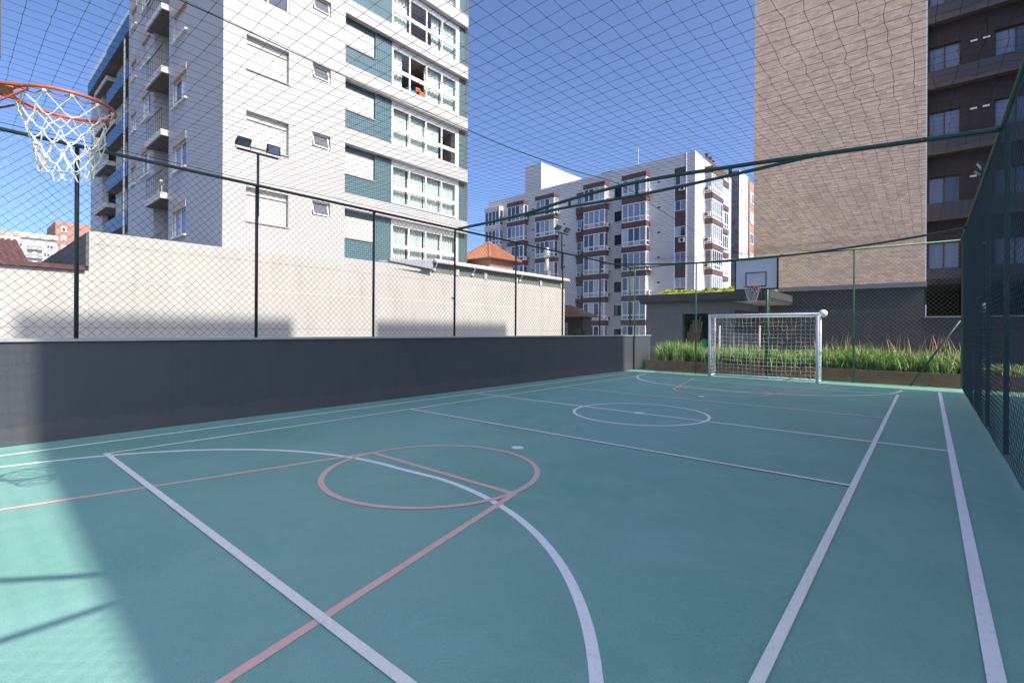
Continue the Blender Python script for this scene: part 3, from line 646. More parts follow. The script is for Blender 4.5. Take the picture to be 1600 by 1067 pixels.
    if k == 0:
        mb = MB(); zf = g0+.002
        for (ax_, ox_, h_) in ((15.78, -.45, .42), (16.12, -.48, .36)): mb.sphere(PB(ax_, ox_, zf+h_*.62), .21, 12, 8, sz=1.1); mb.box(ax_-.16, ax_+.16, ox_-.16, ox_+.14, zf, zf+.25, 0, PB)
        o = obj('cushion', mb, M['blue_cloth'], origin=PB(15.9, -.45, zf)); tag(o, 'bright blue cushions piled on the floor of the open glazed bay', 'cushion')
        mb = MB(); mb.box(16.36, 16.70, -.52, -.22, zf, zf+.46, 0, PB); mb.box(16.36, 16.70, -.60, -.52, zf, zf+.75, 0, PB); o = obj('armchair', mb, M['orange_cloth'], origin=PB(16.5, -.4, zf)); tag(o, 'small orange chair beside the blue cushions in the glazed bay', 'chair')
    # thin dark strip, the recess's shadow line painted along the top of the tile
    mb = MB(); mb.box(13.6, 14.45, .002, .03, z1-.10, z1-.003, 0, PB); obj('shadow_strip', mb, M['dark_metal'], B)
# side face windows: tan boxes painting the reflected light on the heads, frames, sills
for (hs, P_) in ((side, PY), (side2, PY)):
    for h in hs:
        a0, a1, z0, z1 = h[:4]
        mb = MB(); mb.box(a0, a1, -.12, .02, z1-.34, z1-.003, 0, P_); bx = obj('lit_head', mb, M['tan_box'], B)
        sliding(B, P_, a0, a1, z0, z1-.34, .13, 2, t=.05) if rw.random() < .6 else shutter(B, P_, a0, a1, z0, z1-.34, .12, False)
        mb = MB(); mb.box(a0-.05, a1+.06, -.1, .09, z0-.07, z0-.003, 0, P_); obj('sill', mb, M['frame_white'], B)
for k in range(-3, 3):
    z = 13.16+2.88*k
    if z < 2: continue
    mb = MB(); mb.box(-29.35, -26.62, 6.46, 8.19, z, z+.27); sb = obj('balcony', mb, M['white_render'], B)
    mb = MB(); mb.box(-29.3, -26.7, 6.52, 8.18, z-.02, z-.003); obj('soffit', mb, M['fibre'], sb)
    mb = MB()
    for i in range(9): mb.tube([(-29.25+2.5*i/8, 6.52, z+.27), (-29.25+2.5*i/8, 6.52, z+1.25)], .010, 5)
    mb.tube([(-29.3, 6.52, z+1.27), (-26.68, 6.52, z+1.27)], .022, 6); obj('railing', mb, M['dark_metal'], sb)
    sliding(B, lambda a, o, h: (a, 8.19-o, h), -28.8, -27.0, z+.28, z+2.4, -.04, 2)
    if k == -2:
        mb = MB(); mb.tube([(-27.6, 6.75, z+.3), (-27.5, 6.7, z+.9)], .012, 5); mb.sphere((-27.5, 6.7, z+.98), .07, 8, 6); mb.tube([(-27.8, 6.7, z+.7), (-27.2, 6.72, z+.75)], .012, 5)
        for s in (-1, 1): mb.tube([(-27.5+s*.3*math.cos(i*.5), 6.66, z+.55+.3*math.sin(i*.5)) for i in range(13)], .012, 5)
        o = obj('bicycle', mb, M['ac'], origin=(-27.5, 6.7, z+.27)); tag(o, 'pale bicycle standing on a side balcony of the white block', 'bicycle')
    # blue fascias
    zb = 12.95+2.87*k
    if zb > 2 and zb < 19:
        mb = MB(); mb.box(-41.8, -36.0, 7.10, 7.18, zb+.4, zb+1.25); mb.box(-41.8, -36.0, 7.18, 7.64, zb+.4, zb+.6); f = obj('blue_balcony', mb, M['blue_tile'], B)
        mb = MB(); mb.box(-41.7, -36.1, 7.12, 7.64, zb+.37, zb+.397); obj('soffit', mb, M['fibre'], f)
        mb = MB(); mb.box(-46.4, -42.4, 7.2, 8.89, zb-.4, zb-.1); sb = obj('balcony', mb, M['white_render'], B)
        mb = MB(); mb.box(-46.3, -42.5, 7.25, 8.88, zb-.43, zb-.403); obj('soffit', mb, M['fibre'], sb)
    # blue top band
mb = MB(); mb.box(-47.5, -34.2, 7.0, 7.64, 18.7, 19.5); f = obj('blue_balcony', mb, M['blue_tile'], B)
mb = MB(); mb.box(-47.4, -34.25, 7.05, 8.8, 18.66, 18.697); obj('soffit', mb, M['fibre'], f)
mb = MB(); mb.tube([(-36.5, 7.05, 3), (-36.5, 7.05, 19)], .05, 8); obj('drain_pipe', mb, M['frame_white'], B)

# ================================================================ CREAM WALLED BUILDING below it
t = empty('cream_building', (-16, 11, -1.5), 'long low cream rendered building behind the left fence with a metal eave', 'building')
mb = MB(); mb.box(-19.9, -14.0, 2.1, 20.5, -1.5, 3.56); obj('wall', mb, M['cream'], t)
mb = MB(); mb.box(-19.6, -14.9, 2.101-.0, 2.12, -1.4, 3.4)
mb = MB(); mb.box(-25.5, -14.08, 2.06, 2.098, 2.80, 3.52); obj('side_cladding', mb, M['fibre'], t)
mb = MB(); mb.box(-14.003, -13.992, 2.15, 20.4, 2.476, 2.486); obj('joint', mb, M['gutter'], t)
mb = MB(); mb.box(-13.999, -13.96, 12.8, 12.95, 2.66, 2.70); obj('vent', mb, M['dark_metal'], t)
mb = MB(); mb.box(-14.6, -14.04, 11.75, 20.4, 3.561, 3.95); obj('clerestory', mb, M['clere'], t)
mb = MB(); 
for y in (13.0, 14.6, 16.6, 18.4, 20.1): mb.box(-14.037, -13.97, y, y+.16, 3.562, 3.80)
obj('corbel', mb, M['cream'], t)
mb = MB()
for i in range(3): mb.tube([(-13.86-.05*i, 11.9, 3.99+.035*i), (-13.86-.05*i, 20.75, 3.99+.035*i)], .03, 8)
mb.tube([(-13.88, 11.9, 3.96), (-13.88, 20.75, 3.96)], .04, 8); obj('gutter', mb, M['gutter'], t, True)
mb = MB(); mb.add([(-13.93, 11.9, 4.03), (-13.93, 20.75, 4.03), (-17.5, 20.75, 4.35), (-17.5, 11.9, 4.35), (-13.93, 11.9, 3.97), (-13.93, 20.75, 3.97), (-17.5, 20.75, 4.29), (-17.5, 11.9, 4.29)], [(0, 1, 2, 3), (4, 7, 6, 5), (0, 3, 7, 4), (1, 5, 6, 2), (2, 6, 7, 3), (0, 4, 5, 1)]); obj('roof', mb, M['gutter'], t)
mb = MB(); mb.add([(-13.99, 9.85, 3.74), (-13.99, 11.7, 3.60), (-13.99, 11.7, 3.98), (-13.99, 9.85, 3.86), (-13.82, 9.85, 3.76), (-13.78, 11.7, 3.66), (-13.86, 11.7, 3.99), (-13.88, 9.85, 3.86)], [(4, 5, 6, 7), (0, 3, 2, 1), (0, 1, 5, 4), (3, 7, 6, 2), (0, 4, 7, 3), (1, 2, 6, 5)]); o = obj('folded_awning', mb, M['awning'], t)
mb = MB()
for y in (11.9, 13.9, 16.9): mb.tube([(-14.0, y, 3.6), (-13.85, y+.05, 3.95)], .012, 5); mb.sphere((-13.97, y, 3.66), .055, 8, 6)
obj('eave_lamp', mb, M['white_steel'], t)
t = empty('garden_wall', (-14, .5, -1.5), 'lower cream wall with a red tile coping at the far left behind the fence', 'wall')
mb = MB(); mb.box(-14.3, -14.006, -8, 2.098, -1.5, 2.68); obj('wall', mb, M['cream'], t)
mb = MB(); mb.box(-14.35, -13.93, -.0, 2.03, 2.683, 2.78); obj('tile_coping', mb, M['red_roof'], t)
t = empty('red_roofed_house', (-18, 0, -1.5), 'house with a weathered dark red tile roof at the left edge', 'house')
mb = MB(); mb.box(-21.5, -16.2, -8, .55, -1.5, 2.95); obj('wall', mb, M['cream'], t)
mb = MB(); tt = lambda u, y: (-15.9-3.2*u, y, 2.87+.95*u)
for i in range(80):
    y = 1.3-.115*i; mb.tube([tt(0, y), tt(1, y-.0)], .048, 6)
mb.quad(tt(0, 1.35), tt(0, -8), tt(1, -8), tt(1, 1.35)); mb.quad((-22.3, 1.35, 2.85), (-22.3, -8, 2.85), tt(1, -8), tt(1, 1.35)); obj('roof', mb, M['red_roof'], t)
# flue on the cream building
t = empty('flue_pipe', (-14.9, 20.2, 4.1), 'galvanised flue pipe with a bulb cap rising behind the metal eave', 'flue')
mb = MB(); mb.tube([(-14.9, 20.2, 4.12), (-14.9, 20.2, 5.25)], .10, 14); obj('pipe', mb, M['galv'], t, True)
mb = MB(); mb.tube([(-14.9, 20.2, 5.2), (-14.9, 20.2, 5.3), (-14.9, 20.2, 5.45), (-14.9, 20.2, 5.62)], .17, 14); mb.sphere((-14.9, 20.2, 5.6), .13, 12, 8); obj('cap', mb, M['galv'], t, True)
mb = MB(); mb.box(-15.05, -14.75, 20.05, 20.35, 4.1, 4.5); obj('base', mb, M['grey_render'], t)

# ================================================================ TILED HUT
t = empty('roof_hut', (-20.05, 21.3, -1.5), 'small brown hut with an orange terracotta pyramid roof beside the white block', 'hut')
mb = MB(); mb.box(-21.1, -19.0, 20.25, 22.3, -1.5, 5.62); obj('wall', mb, M['orange_brick'], t)
mb = MB(); a = Vector((-20.05, 21.3, 6.72)); cs = [Vector(c) for c in ((-21.45, 19.9, 5.55), (-18.65, 19.9, 5.55), (-18.65, 22.7, 5.55), (-21.45, 22.7, 5.55))]
for i in range(4):
    c0, c1 = cs[i], cs[(i+1) % 4]; nr = 15
    mb.add([c0, c1, a], [(0, 1, 2)])
    for k in range(nr):
        u = (k+.5)/nr; b0 = c0.lerp(c1, u); mid = (c0+c1)/2; up = (a-mid); ln = 1-abs(2*u-1); mb.tube([b0, b0+up*ln*.98+Vector((0, 0, .012))], .05, 6)
    mb.tube([c0, a], .07, 6)
mb.add(cs, [(3, 2, 1, 0)]); obj('roof', mb, M['tile_roof'], t)
# small house right of it
t = empty('small_house', (-20.5, 33, -1.5), 'low brown house with a clay tile hip roof and pale shutters beyond the cream building', 'house')
mb = MB(); mb.box(-25, -18.9, 30, 31.2, -1.5, 2.42); obj('wall', mb, M['brown_tile'], t)
mb = MB(); r1, r2 = (-24.0, 30.6, 3.35), (-20.3, 30.6, 3.35); e = [(-25.6, 29.4, 2.45), (-18.4, 29.4, 2.45), (-18.4, 31.8, 2.45), (-25.6, 31.8, 2.45)]
mb.add(e+[r1, r2], [(0, 1, 5, 4), (1, 2, 5), (2, 3, 4, 5), (3, 0, 4), (3, 2, 1, 0)])
for i in range(30): 
    x = -25.5+7.0*i/29; u = min(1, (x+25.6)/1.6, (-18.4-x)/1.9); mb.tube([(x, 29.4, 2.47), (x, 29.4+1.2*u, 2.47+.9*u)], .05, 5)
obj('roof', mb, M['brown_roof'], t)
for x in (-22.3, -21.4, -20.6):
    mb = MB(); mb.box(x, x+.42, 29.93, 29.998, .6, 2.05); obj('shutter', mb, M['ac'], t)
def bush(name, c, rx, rz, n_, label, cat, mats, seed, group=None):
    q = random.Random(seed); t = empty(name, (c[0], c[1], -1.5), label, cat, group)
    mb = MB(); mb.tube([(c[0], c[1], -1.5), (c[0]+.1, c[1], c[2])], .08, 6, r2=.03)
    for i in range(6):
        a = i*1.05; mb.tube([(c[0], c[1], c[2]-rz), (c[0]+rx*.7*math.cos(a), c[1]+rx*.7*math.sin(a), c[2]+rz*.4)], .03, 5, r2=.01)
    obj('trunk', mb, M['wood'], t)
    mb = MB(); cl = [(q.gauss(0, rx*.45), q.gauss(0, rx*.45), q.gauss(0, rz*.4)) for _ in range(14)]
    for i in range(n_):
        k = q.choice(cl); x, y, z = (c[0]+k[0]+q.gauss(0, rx*.2), c[1]+k[1]+q.gauss(0, rx*.2), c[2]+k[2]+q.gauss(0, rz*.2)); s = q.uniform(.05, .11)
        d = Vector((q.gauss(0, 1), q.gauss(0, 1), q.gauss(0, 1))).normalized(); e_ = d.cross(Vector((q.gauss(0, 1), q.gauss(0, 1), .3))).normalized(); v_ = Vector((x, y, z))
        mb.add([v_-d*s, v_+e_*s*.45, v_+d*s, v_-e_*s*.45], [(0, 1, 2, 3)], q.choice((0, 0, 1)))
    obj('foliage', mb, mats, t)
bush('shrub', (-20.2, 28.6, .9), 1.1, .9, 2600, 'dark green leafy shrub in front of the small brown house, nearer the cream building', 'shrub', [M['leaf_a'], M['leaf_d']], 3)
bush('shrub', (-18.3, 28.6, .75), .9, .8, 2200, 'dark green leafy shrub at the right corner of the small brown house', 'shrub', [M['leaf_d'], M['leaf_a']], 4)

# ================================================================ BROWN BANDED WHITE BLOCK (middle)
O = Vector((-21.16, 58.2, 0)); ux = Vector((-.999, .0444, 0)); ox = Vector((-.0444, -.999, 0))
PM = lambda a, o, z: tuple(O+ux*a+ox*o+Vector((0, 0, z)))
B = empty('banded_apartment_block', (-38, 65, -1.5), 'large white apartment block with dark brown bands and stacked glazed bays beyond the hut', 'building')
p = 3.14; FL = range(-6, 1)
holes = []
for k in FL:
    z = k*p
    holes += [(4.3, 4.9, 19.95+z, 20.36+z, .15), (19.07, 19.65, 20.0+z, 20.42+z, .15), (25.07, 25.72, 20.0+z, 20.42+z, .15), (9.9, 10.97, 19.25+z, 20.6+z, .2)]
holes = [h for h in holes if h[2] > -1]
mb = MB(); holed(mb, PM, 0, 1.1, -1.5, 23.0, [], .2); holed(mb, PM, 2.55, 35.2, -1.5, 23.0, holes, .15); holed(mb, PM, 1.1, 2.55, 21.4, 23.0, [], .1)
RX = lambda a, o, z: (-21.16+o, 58.2+a, z)
holed(mb, RX, 0, 14, -1.5, 23.0, [], .2)
mb.quad(PM(0, 0, 23), PM(35.2, 0, 23), PM(35.2, -13, 23), PM(0, -13, 23)); mb.quad(PM(35.2, 0, -1.5), PM(35.2, -13, -1.5), PM(35.2, -13, 23), PM(35.2, 0, 23)); obj('wall', mb, M['siding'], B)
mb = MB(); mb.box(23.75, 27.0, -10.5, 0-.003, 23.001, 27.1, 0, PM); obj('rooftop_tank_house', mb, M['white_render'], B)
mb = MB(); mb.box(1.1, 2.55, -.5, -.12, -1.5, 21.4, 0, PM); obj('brown_column', mb, M['brown_tile'], B)
mb = MB(); mb.box(1.02, 1.09, .002, .08, -1.5, 23.0, 0, PM); obj('trim', mb, M['frame_white'], B)
for (a0, wd, h) in ((12.2, 1.6, .5), (8.6, 1.1, .35)):
    mb = MB(); mb.box(a0, a0+wd, -2.4, -1.4, 23.0, 23.0+h*.6, 0, PM); c_ = obj('chimney', mb, M['white_render'], B); mb = MB(); mb.box(a0-.1, a0+wd+.1, -2.5, -1.3, 23.0+h*.6+.15, 23.0+h+.1, 0, PM); mb.box(a0+.3, a0+wd-.3, -2.2, -1.6, 23.0+h*.6+.002, 23.0+h*.6+.15, 0, PM); obj('cowl', mb, M['dark_metal'], c_)
mb = MB(); mb.tube([PM(8.0, -1, 23), PM(8.0, -1, 25.6)], .03, 5); obj('aerial', mb, M['galv'], B)
for i, (yy, h) in enumerate(((5.0, .9), (6.3, .8), (7.3, .6))):
    mb = MB(); mb.tube([(-21.5, 58.2+yy, 23), (-21.5, 58.2+yy, 23+h)], .16, 8); mb.tube([(-21.5, 58.2+yy, 23+h), (-21.5, 58.2+yy, 23+h+.2)], .26, 8); obj('flue', mb, M['dark_metal'], B)
bays = [(5.8, 9.3, 'brown_tile'), (11.85, 15.35, 'brown_tile'), (20.45, 24.1, 'brown_tile'), (26.4, 30.0, 'brown_tile'), (31.7, 35.15, 'white_render')]
def bay(P, a0, a1, z, dep, bm, toph, near_side=0, cols=4):
    """one storey: band below the glazing, then the glazing box"""
    zb0, zb1 = z-.06, z+.60; g0, g1 = z+.60, z+toph
    mb = MB(); mb.box(a0, a1, .002, dep, zb0, zb1, 0, P); obj('band', mb, M[bm], B)
    mb = MB(); e = .14; tr = g0+.62
    # frame: front grid and two sides
    frame_bars(mb, P, a0+.05, a1-.05, g0, g1, dep-.12, dep-.04, cols, (tr,), .13)
    Ps = lambda a, o, zz: P(a0+.05+o, a, zz); Pt = lambda a, o, zz: P(a1-.05-o, a, zz)
    frame_bars(mb, Ps, .0, dep-.125, g0, g1, 0, .07, 1, (tr,), .10); frame_bars(mb, Pt, .0, dep-.125, g0, g1, 0, .07, 1, (tr,), .10)
    f = obj('bay_window', mb, M['frame_white'], B); ms = [M['pane_dark'], M['pane_mid'], M['pane_light']]; mb = MB(); base = rw.choice((0, 0, 1, 1, 2))
    for i in range(cols):
        x0, x1 = a0+.1+(a1-a0-.2)*i/cols, a0+.1+(a1-a0-.2)*(i+1)/cols; mi = base if rw.random() < .65 else rw.randrange(3)
        mb.quad(P(x0, dep-.08, tr), P(x1, dep-.08, tr), P(x1, dep-.08, g1), P(x0, dep-.08, g1), mi); mi2 = rw.choice((mi, 1, 2))
        mb.quad(P(x0, dep-.08, g0), P(x1, dep-.08, g0), P(x1, dep-.08, tr), P(x0, dep-.08, tr), mi2)
    for aa in (a0+.09, a1-.09): mb.quad(P(aa, .01, g0), P(aa, dep-.1, g0), P(aa, dep-.1, g1), P(aa, .01, g1), base)
    obj('pane', mb, ms, f)
for bi, (a0, a1, bm) in enumerate(bays):
    for k in range(-6, 1):
        z = 18.02+k*p
        if z < -1: continue
        bay(PM, a0, a1, z, 1.0, bm, 3.02, cols=4)
        if rw.random() < .75 and bi < 4: ac_unit(B, lambda a, o, h, a0=a0: PM(a0-.06-o, .1+a, h), 0, 0, z+rw.uniform(.55, .8), .7)
    mb = MB(); mb.box(a0-.0, a1+.0, .002, 1.03, 21.045, 21.66, 0, PM); obj('band', mb, M[bm], B)
for k in FL:
    z = k*p
    for (a0, a1) in ((4.3, 4.9), (19.07, 19.65), (25.07, 25.72)):
        if 19.95+z < -1: continue
        sliding(B, PM, a0, a1, (19.95 if a0 < 5 else 20.0)+z, (20.36 if a0 < 5 else 20.42)+z, .07, 1, panes=[M['pane_dark'], M['pane_grey']], name='small_window', t=.08)
    if 19.25+z > -1:
        sliding(B, PM, 9.9, 10.97, 19.25+z, 20.6+z, .17, 2, fm=M['frame_dark'], panes=[M['pane_dark'], M['void']])
        mb = MB(); mb.box(9.8, 11.07, .002, .10, 19.13+z, 19.24+z, 0, PM); obj('sill', mb, M['cream'], B)
    # brown column windows
    z = 19.35+k*p-.06
    if z > -1:
        Pq = lambda a, o, h: PM(a, o-.12, h); mb = MB(); sliding(B, Pq, 1.15, 2.5, z, z+1.25, -.01, 2, t=.07)
        if k % 2 == 0: ac_unit(B, Pq, 1.25, .02, z-.75, .7)
    # brown infill beside the second bay
    z = 18.02+k*p
    if z > -1:
        mb = MB(); mb.box(15.36, 17.1, .003, .25, z-.06, z+.95, 0, PM); obj('band', mb, M['brown_tile'], B)
        sliding(B, PM, 15.45, 17.0, z+.97, z+2.3, -.10, 2, t=.08)
        mb = MB(); mb.box(15.36, 17.1, .003, .10, z+2.32, z+3.05, 0, PM); obj('band', mb, M['brown_tile'], B)
        if rw.random() < .8: ac_unit(B, PM, 16.1, .26, z+.55, .8)
# bays on the sunlit gable
RB = lambda a, o, z: (-21.16+o, 58.2+a, z)
for k in range(-6, 1):
    z = 18.02+k*p
    if z < -1: continue
    bay(RB, 3.25, 7.3, z, 1.0, 'brown_tile', 3.02, cols=5); bay(RB, 8.3, 10.8, z-.35, .66, 'brown_tile', 2.9, cols=3)
    ac_unit(B, lambda a, o, h: RB(3.1-o, a, h), .05, .02, z+.75, .8)
mb = MB(); mb.box(3.25, 7.3, .002, 1.03, 21.045, 21.9, 0, RB); mb.box(8.3, 10.8, .002, .69, 20.7, 21.5, 0, RB); obj('band', mb, M['brown_tile'], B)

# slate and orange block behind it
t = empty('slate_apartment_block', (-24, 80, -1.5), 'narrow block with grey stone cladding and orange brick bands behind the brown banded block', 'building')
mb = MB(); mb.box(-27, -20.9, 75, 79.3, -1.5, 24.9); obj('wall', mb, M['slate'], t)
mb = MB(); mb.box(-20.9, -20.86, 75.01, 79.3, -1.5, 24.9); mb.box(-26, -20.86, 79.301, 79.5, -1.5, 25.0); obj('gable', mb, M['siding'], t)
mb = MB(); mb.box(-26, -20.7, 79.6, 86, -1.5, 24.4); obj('brick_wing', mb, M['orange_brick'], t)
for k in range(-7, 1):
    z = 21.2+3.1*k
    if z < 0: continue
    P1 = lambda a, o, h: (-20.86+o, a, h); P2 = lambda a, o, h: (-20.7+o, a, h)
    sliding(t, P1, 75.9, 76.9, z, z+1.3, -.03, 1, panes=[M['pane_light']], t=.1); sliding(t, P1, 78.4, 78.9, z, z+.7, -.03, 1, t=.06)
    for y0 in (79.9, 82.4): sliding(t, P2, y0, y0+1.9, z-.1, z+1.6, -.03, 2, panes=[M['pane_light'], M['pane_light'], M['pane_dark']], t=.14)

# ================================================================ TAN BRICK GABLE AND CHARCOAL WING (right)
t = empty('brick_tower', (-3, 30, -.012), 'tall tan brick gable rising above the dark ground floor wall at the far end', 'building')
TQ = lambda x, y, z: (-6.05+(x+6.05)*.9966, 24.0+(x+6.05)*.0828+(y-24), z)
mb = MB(); mb.box(-6.05, -.07, 24.0, 40, 3.40, 24, 0, TQ); obj('brick_wall', mb, M['brick'], t)
mb = MB(); mb.box(-9.4, -.10, 24.03, 39, -.012, 3.21, 0, TQ); obj('ground_floor', mb, M['charcoal'], t)
mb = MB(); mb.box(-9.4, -.01, 23.93, 39.5, 3.212, 3.397, 0, TQ); obj('string_course', mb, M['grey_render'], t)
mb = MB(); mb.box(-.068, -.045, 24.0, 24.04, 3.41, 24, 0, TQ); obj('corner_trim', mb, M['frame_white'], t)
B = empty('charcoal_wing', (7, 32, -.012), 'dark charcoal brick apartment wing with long ledges and paired windows at the right', 'building')
PD = lambda a, o, z: (a, 29.0-o, z); p = 2.93
hol = []
for k in range(-3, 4):
    z = k*p
    for a in (-.02, 2.1, 4.8, 7.2): hol.append((a, a+1.08 if a < 1 else a+1.3, 13.08+z, 14.28+z, .18))
mb = MB(); holed(mb, PD, -.06, 14, 3.6, 24, hol, .2); mb.quad((-.06, 29, 24), (14, 29, 24), (14, 40, 24), (-.06, 40, 24)); mb.quad((14, 29, 0), (14, 40, 0), (14, 40, 24), (14, 29, 24)); obj('wall', mb, M['dark_brick'], B)
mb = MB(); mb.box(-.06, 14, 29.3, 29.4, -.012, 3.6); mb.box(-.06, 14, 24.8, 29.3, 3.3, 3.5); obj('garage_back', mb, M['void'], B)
mb = MB(); mb.box(-.14, 14, 24.52, 24.74, -.01, 2.02); obj('low_wall', mb, M['charcoal'], B)
mb = MB(); mb.box(-.1, 14, 24.5, 24.77, 2.023, 2.07); obj('coping', mb, M['coping'], B)
for h in hol:
    sliding(B, PD, h[0], h[1], h[2], h[3], .15, 2, fm=M['frame_dark'], panes=[M['pane_blue'], M['pane_blue'], M['pane_dark']], t=.05)
for k in range(-3, 4):
    z = k*p
    mb = MB(); mb.box(-.05, 14, .02, .42, 12.26+z, 12.46+z, 0, PD); l = obj('ledge', mb, M['charcoal'], B)
    mb = MB(); mb.box(-.05, 14, .36, .40, 12.463+z, 13.04+z, 0, PD); obj('ledge_screen', mb, M['frame_dark'], l)
    for a in (1.35, 1.75, 4.0, 6.4): mb = MB(); mb.box(a, a+.22, .002, .05, 14.05+z, 14.12+z, 0, PD); obj('vent', mb, M['ac'], B)
    if k in (-2, 1): ac_unit(B, PD, .1, .04, 12.5+z-.03, .8)
for k in range(-3, -1):
    for a in (2.0, 5.1): mb = MB(); mb.box(a, a+.9, .002, .3, 12.5+k*p, 12.62+k*p, 0, PD); obj('vent', mb, M['ac'], B)
# things seen through the right fence
mb = MB(); mb.tube([(1.24, 20.0, .002-.012), (1.24, 20.0, 2.04)], .02, 8); t = empty('garden_lamp', (1.24, 20, -.012), 'round white lamp on a post seen through the right fence', 'lamp')
obj('post', mb, M['dark_metal'], t)
mb = MB(); mb.sphere((1.24, 20.0, 2.19), .15, 20, 14); obj('globe', mb, M['ball'], t, True)

# ================================================================ PAVILION WITH PLANTED ROOF
t = empty('garden_pavilion', (-7, 21.5, -.012), 'small dark grey pavilion with a planted roof and a projecting canopy behind the goal', 'pavilion')
mb = MB(); PP = lambda a, o, z: (a, 20.1-o, z)
holed(mb, PP, -9.42, -5.78, -.012, 2.62, [(-7.80, -6.73, -.012, 2.17, .25)], .25)
mb.quad((-9.42, 20.1, 0), (-9.42, 23.8, 0), (-9.42, 23.8, 2.62), (-9.42, 20.1, 2.62)); mb.quad((-5.78, 20.1, 0), (-5.78, 23.8, 0), (-5.78, 23.8, 2.62), (-5.78, 20.1, 2.62)); obj('wall', mb, M['grey_render'], t)
mb = MB(); mb.box(-9.63, -4.45, 19.85, 23.85, 2.70, 3.0); mb.box(-9.60, -4.48, 19.88, 23.85, 2.625, 2.699); obj('roof_slab', mb, M['charcoal'], t)
mb = MB(); mb.box(-5.7, -4.55, 19.95, 23.8, 2.60, 2.623); obj('canopy_soffit', mb, M['cream'], t)
mb = MB(); mb.box(-5.775, -5.74, 20.2, 23.7, -.01, 2.3); obj('side_shade_panel', mb, M['frame_dark'], t)  # dark panel added over the sunlit side wall to stand for shade
mb = MB(); q = random.Random(12); nx_, ny_ = 90, 50; vs = []
for j in range(ny_+1):
    for i in range(nx_+1):
        x = -9.35+4.7*i/nx_; y = 20.0+3.7*j/ny_; e = min(1, i/6, (nx_-i)/6, j/4, (ny_-j)/4); ramp_ = min(1, max(0, (x+9.1)/1.2))
        vs.append((x, y, 3.002+e*ramp_*(.10+.05*math.sin(x*3+1)*math.sin(y*2.2)+.04*math.sin(x*7.3)+q.uniform(-.02, .03))))
mb.add(vs, [(j*(nx_+1)+i, j*(nx_+1)+i+1, (j+1)*(nx_+1)+i+1, (j+1)*(nx_+1)+i) for j in range(ny_) for i in range(nx_)])
for i in range(2600):
    x, y = q.uniform(-8.8, -4.7), q.uniform(20.0, 22.5); z = 3.10+.05*math.sin(x*3+1)*math.sin(y*2.2)+.04*math.sin(x*7.3); a = q.uniform(0, 6.28); s = q.uniform(.03, .07)
    mb.add([(x-s*math.cos(a), y-s*math.sin(a), z), (x+s*math.cos(a), y+s*math.sin(a), z), (x+q.gauss(0, .02), y+q.gauss(0, .02), z+s*1.5)], [(0, 1, 2)])
obj('roof_plants', mb, M['sedum'], t)
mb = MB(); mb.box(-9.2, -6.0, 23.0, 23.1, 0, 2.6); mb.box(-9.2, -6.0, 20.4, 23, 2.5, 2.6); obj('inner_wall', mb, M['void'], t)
mb = MB(); mb.box(-7.76, -7.20, 20.5, 21.0, -.0, 1.42); o = obj('cabinet', mb, M['wood'], origin=(-7.5, 20.75, 0)); tag(o, 'brown wooden cabinet standing inside the pavilion doorway', 'cabinet')
mb = MB(); q = random.Random(2)
for i in range(9): x = -7.72+.06*i; mb.tube([(x, 20.7, 1.423), (x+q.gauss(0, .03), 20.72, 1.7+q.uniform(0, .35))], .03, 6)
o = obj('rolled_mats', mb, M['tan_box'], origin=(-7.5, 20.7, 1.42)); tag(o, 'pale rolls standing on top of the wooden cabinet', 'rolls')
mb = MB(); mb.sphere((-6.95, 20.35, .95), .21, 20, 14); mb2 = MB(); mb2.box(-7.12, -6.75, 20.2, 20.55, -.01, .738); o = obj('exercise_ball', mb, M['green_ball'], origin=(-6.95, 20.35, .74), smooth=True); tag(o, 'green ball in the pavilion doorway', 'ball')
o = obj('crate', mb2, M['orange_brick'], origin=(-6.95, 20.35, 0)); tag(o, 'reddish crate under the green ball', 'crate')
for x, y, l in ((-6.05, 19.3, 'slim white garden post in front of the pavilion wall'), (-4.65, 19.3, 'slim white garden post near the canopy corner')):
    mb = MB(); mb.tube([(x, y, -.012), (x, y, 1.62)], .03, 8); mb.tube([(x, y, 1.62), (x, y, 1.66)], .045, 8); o = obj('garden_post', mb, M['frame_white'], origin=(x, y, 0)); tag(o, l, 'post')

# ================================================================ FAR LEFT SKYLINE
t = empty('balcony_apartment_block', (-100, 8, -1.5), 'distant cream block with a terracotta roof band and curved balconies at the far left', 'building')
PZ = lambda a, o, z: (-220+o, a, z)
mb = MB(); mb.box(-240, -220, 14.6, 25.0, -1.5, 30.4); obj('wall', mb, M['cream'], t)
mb = MB(); mb.add([PZ(14.4, .6, 30.4), PZ(25.2, .6, 30.4), PZ(25.2, -1.0, 32.2), PZ(14.4, -1.0, 32.2), PZ(14.4, -12, 32.2), PZ(25.2, -12, 32.2)], [(0, 1, 2, 3), (3, 2, 5, 4)]); obj('roof', mb, M['tan_box'], t)
for k in range(-6, 1):
    z = 26.9+2.75*k
    mb = MB(); mb.box(17.7, 21.3, .002, 1.1, z-.2, z+.1, 0, PZ); mb.box(17.7, 21.3, .9, 1.08, z+.1, z+.8, 0, PZ); b_ = obj('balcony', mb, M['coping'], t)
    mb = MB(); mb.sphere(PZ(19.5, .3, z+1.3), .85, 12, 8, sz=.7); obj('parasol', mb, M['ball'], b_, True)
    sliding(t, PZ, 21.6, 24.7, z+.5, z+1.9, -.1, 4, panes=[M['pane_dark'], M['pane_mid']], t=.16)
    sliding(t, PZ, 16.0, 16.8, z+.6, z+1.7, -.1, 1, panes=[M['pane_dark']], t=.1)
t = empty('orange_brick_tower', (-250, 31, -1.5), 'distant plain terracotta coloured tower behind the cream balcony block', 'building')
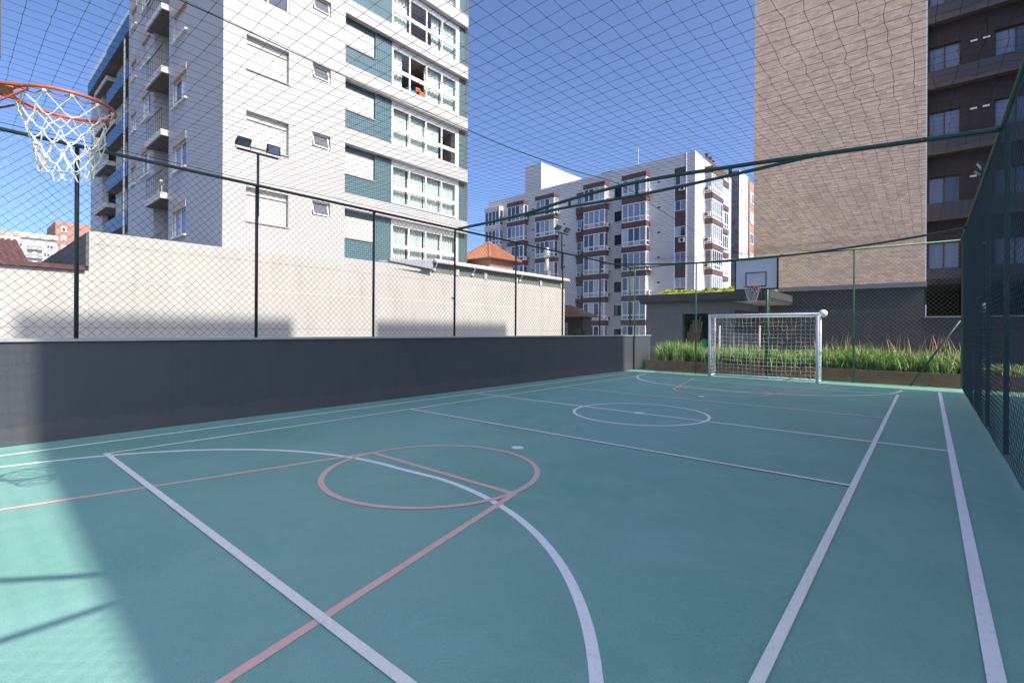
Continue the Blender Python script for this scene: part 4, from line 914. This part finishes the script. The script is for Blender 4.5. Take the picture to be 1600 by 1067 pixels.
mb = MB(); mb.box(-262, -240, 26.7, 38, -1.5, 40.2); obj('wall', mb, plain("terracotta_render", (.34, .19, .145), .85, .06), t)
for k in range(5): sliding(t, lambda a, o, z: (-240+o, a, z), 28.2, 29.6, 36.6-3.4*k, 38.4-3.4*k, -.1, 1, t=.25)
t = empty('satellite_dish', (-60, 3.5, -1.5), 'large pale satellite dish beside the distant cream block', 'satellite dish')
mb = MB(); vs = [(-60, 3.5, 9.25)]
for j in range(1, 7):
    for i in range(20): a = 6.2832*i/20; r = j/6*.95; vs.append((-60+.25*r*r*.6, 3.5+r*math.cos(a), 9.25+r*math.sin(a)*.62+.12*r*math.cos(a)))
fs = [(0, 1+i, 1+(i+1) % 20) for i in range(20)]+[(1+(j-1)*20+i, 1+j*20+i, 1+j*20+(i+1) % 20, 1+(j-1)*20+(i+1) % 20) for j in range(1, 6) for i in range(20)]
mb.add(vs, fs); obj('dish', mb, M['cream'], t, True)
mb = MB(); mb.tube([(-60.1, 3.5, -1.5), (-60.1, 3.5, 9.1)], .10, 8); obj('mast', mb, M['galv'], t)

# ================================================================ EAST TOWER (outside the frame, throws the shade over the court)
t = empty('shading_tower', (15, 7.5, -1.5), 'tall plain apartment tower on the right hand side of the court, out of the picture', 'building')
TX, Y0, Y1, N0, N1, HN, HT = 9.0, .08, 15.13, 5.72, 8.52, 23.3, 24.35
PE = lambda a, o, z: (TX-o, a, z)
hz = [(y, y+1.5, 1.2+2.95*k, 2.5+2.95*k, .2) for k in range(7) for y in (1.6, 5.4, 9.2, 12.2)]
mb = MB(); holed(mb, PE, Y0, Y1, -1.5, HN, hz, .2)
mb.box(TX+.001, TX+12, Y0, N0, HN, HT); mb.box(TX+.001, TX+12, N1, Y1, HN, HT)
mb.quad((TX, Y0, -1.5), (TX+12, Y0, -1.5), (TX+12, Y0, HN), (TX, Y0, HN)); mb.quad((TX, Y1, -1.5), (TX+12, Y1, -1.5), (TX+12, Y1, HN), (TX, Y1, HN)); mb.quad((TX, N0, HN-.01), (TX+12, N0, HN-.01), (TX+12, N1, HN-.01), (TX, N1, HN-.01)); mb.quad((TX+12, Y0, -1.5), (TX+12, Y1, -1.5), (TX+12, Y1, HN), (TX+12, Y0, HN))
obj('wall', mb, M['cream'], t)
for h in hz: 
    mb = MB(); frame_bars(mb, PE, h[0], h[1], h[2], h[3], -.17, -.12, 2); f = obj('window', mb, M['frame_white'], t); mb = MB(); mb.quad(PE(h[0], -.15, h[2]), PE(h[1], -.15, h[2]), PE(h[1], -.15, h[3]), PE(h[0], -.15, h[3])); obj('pane', mb, M['pane_mid'], f)
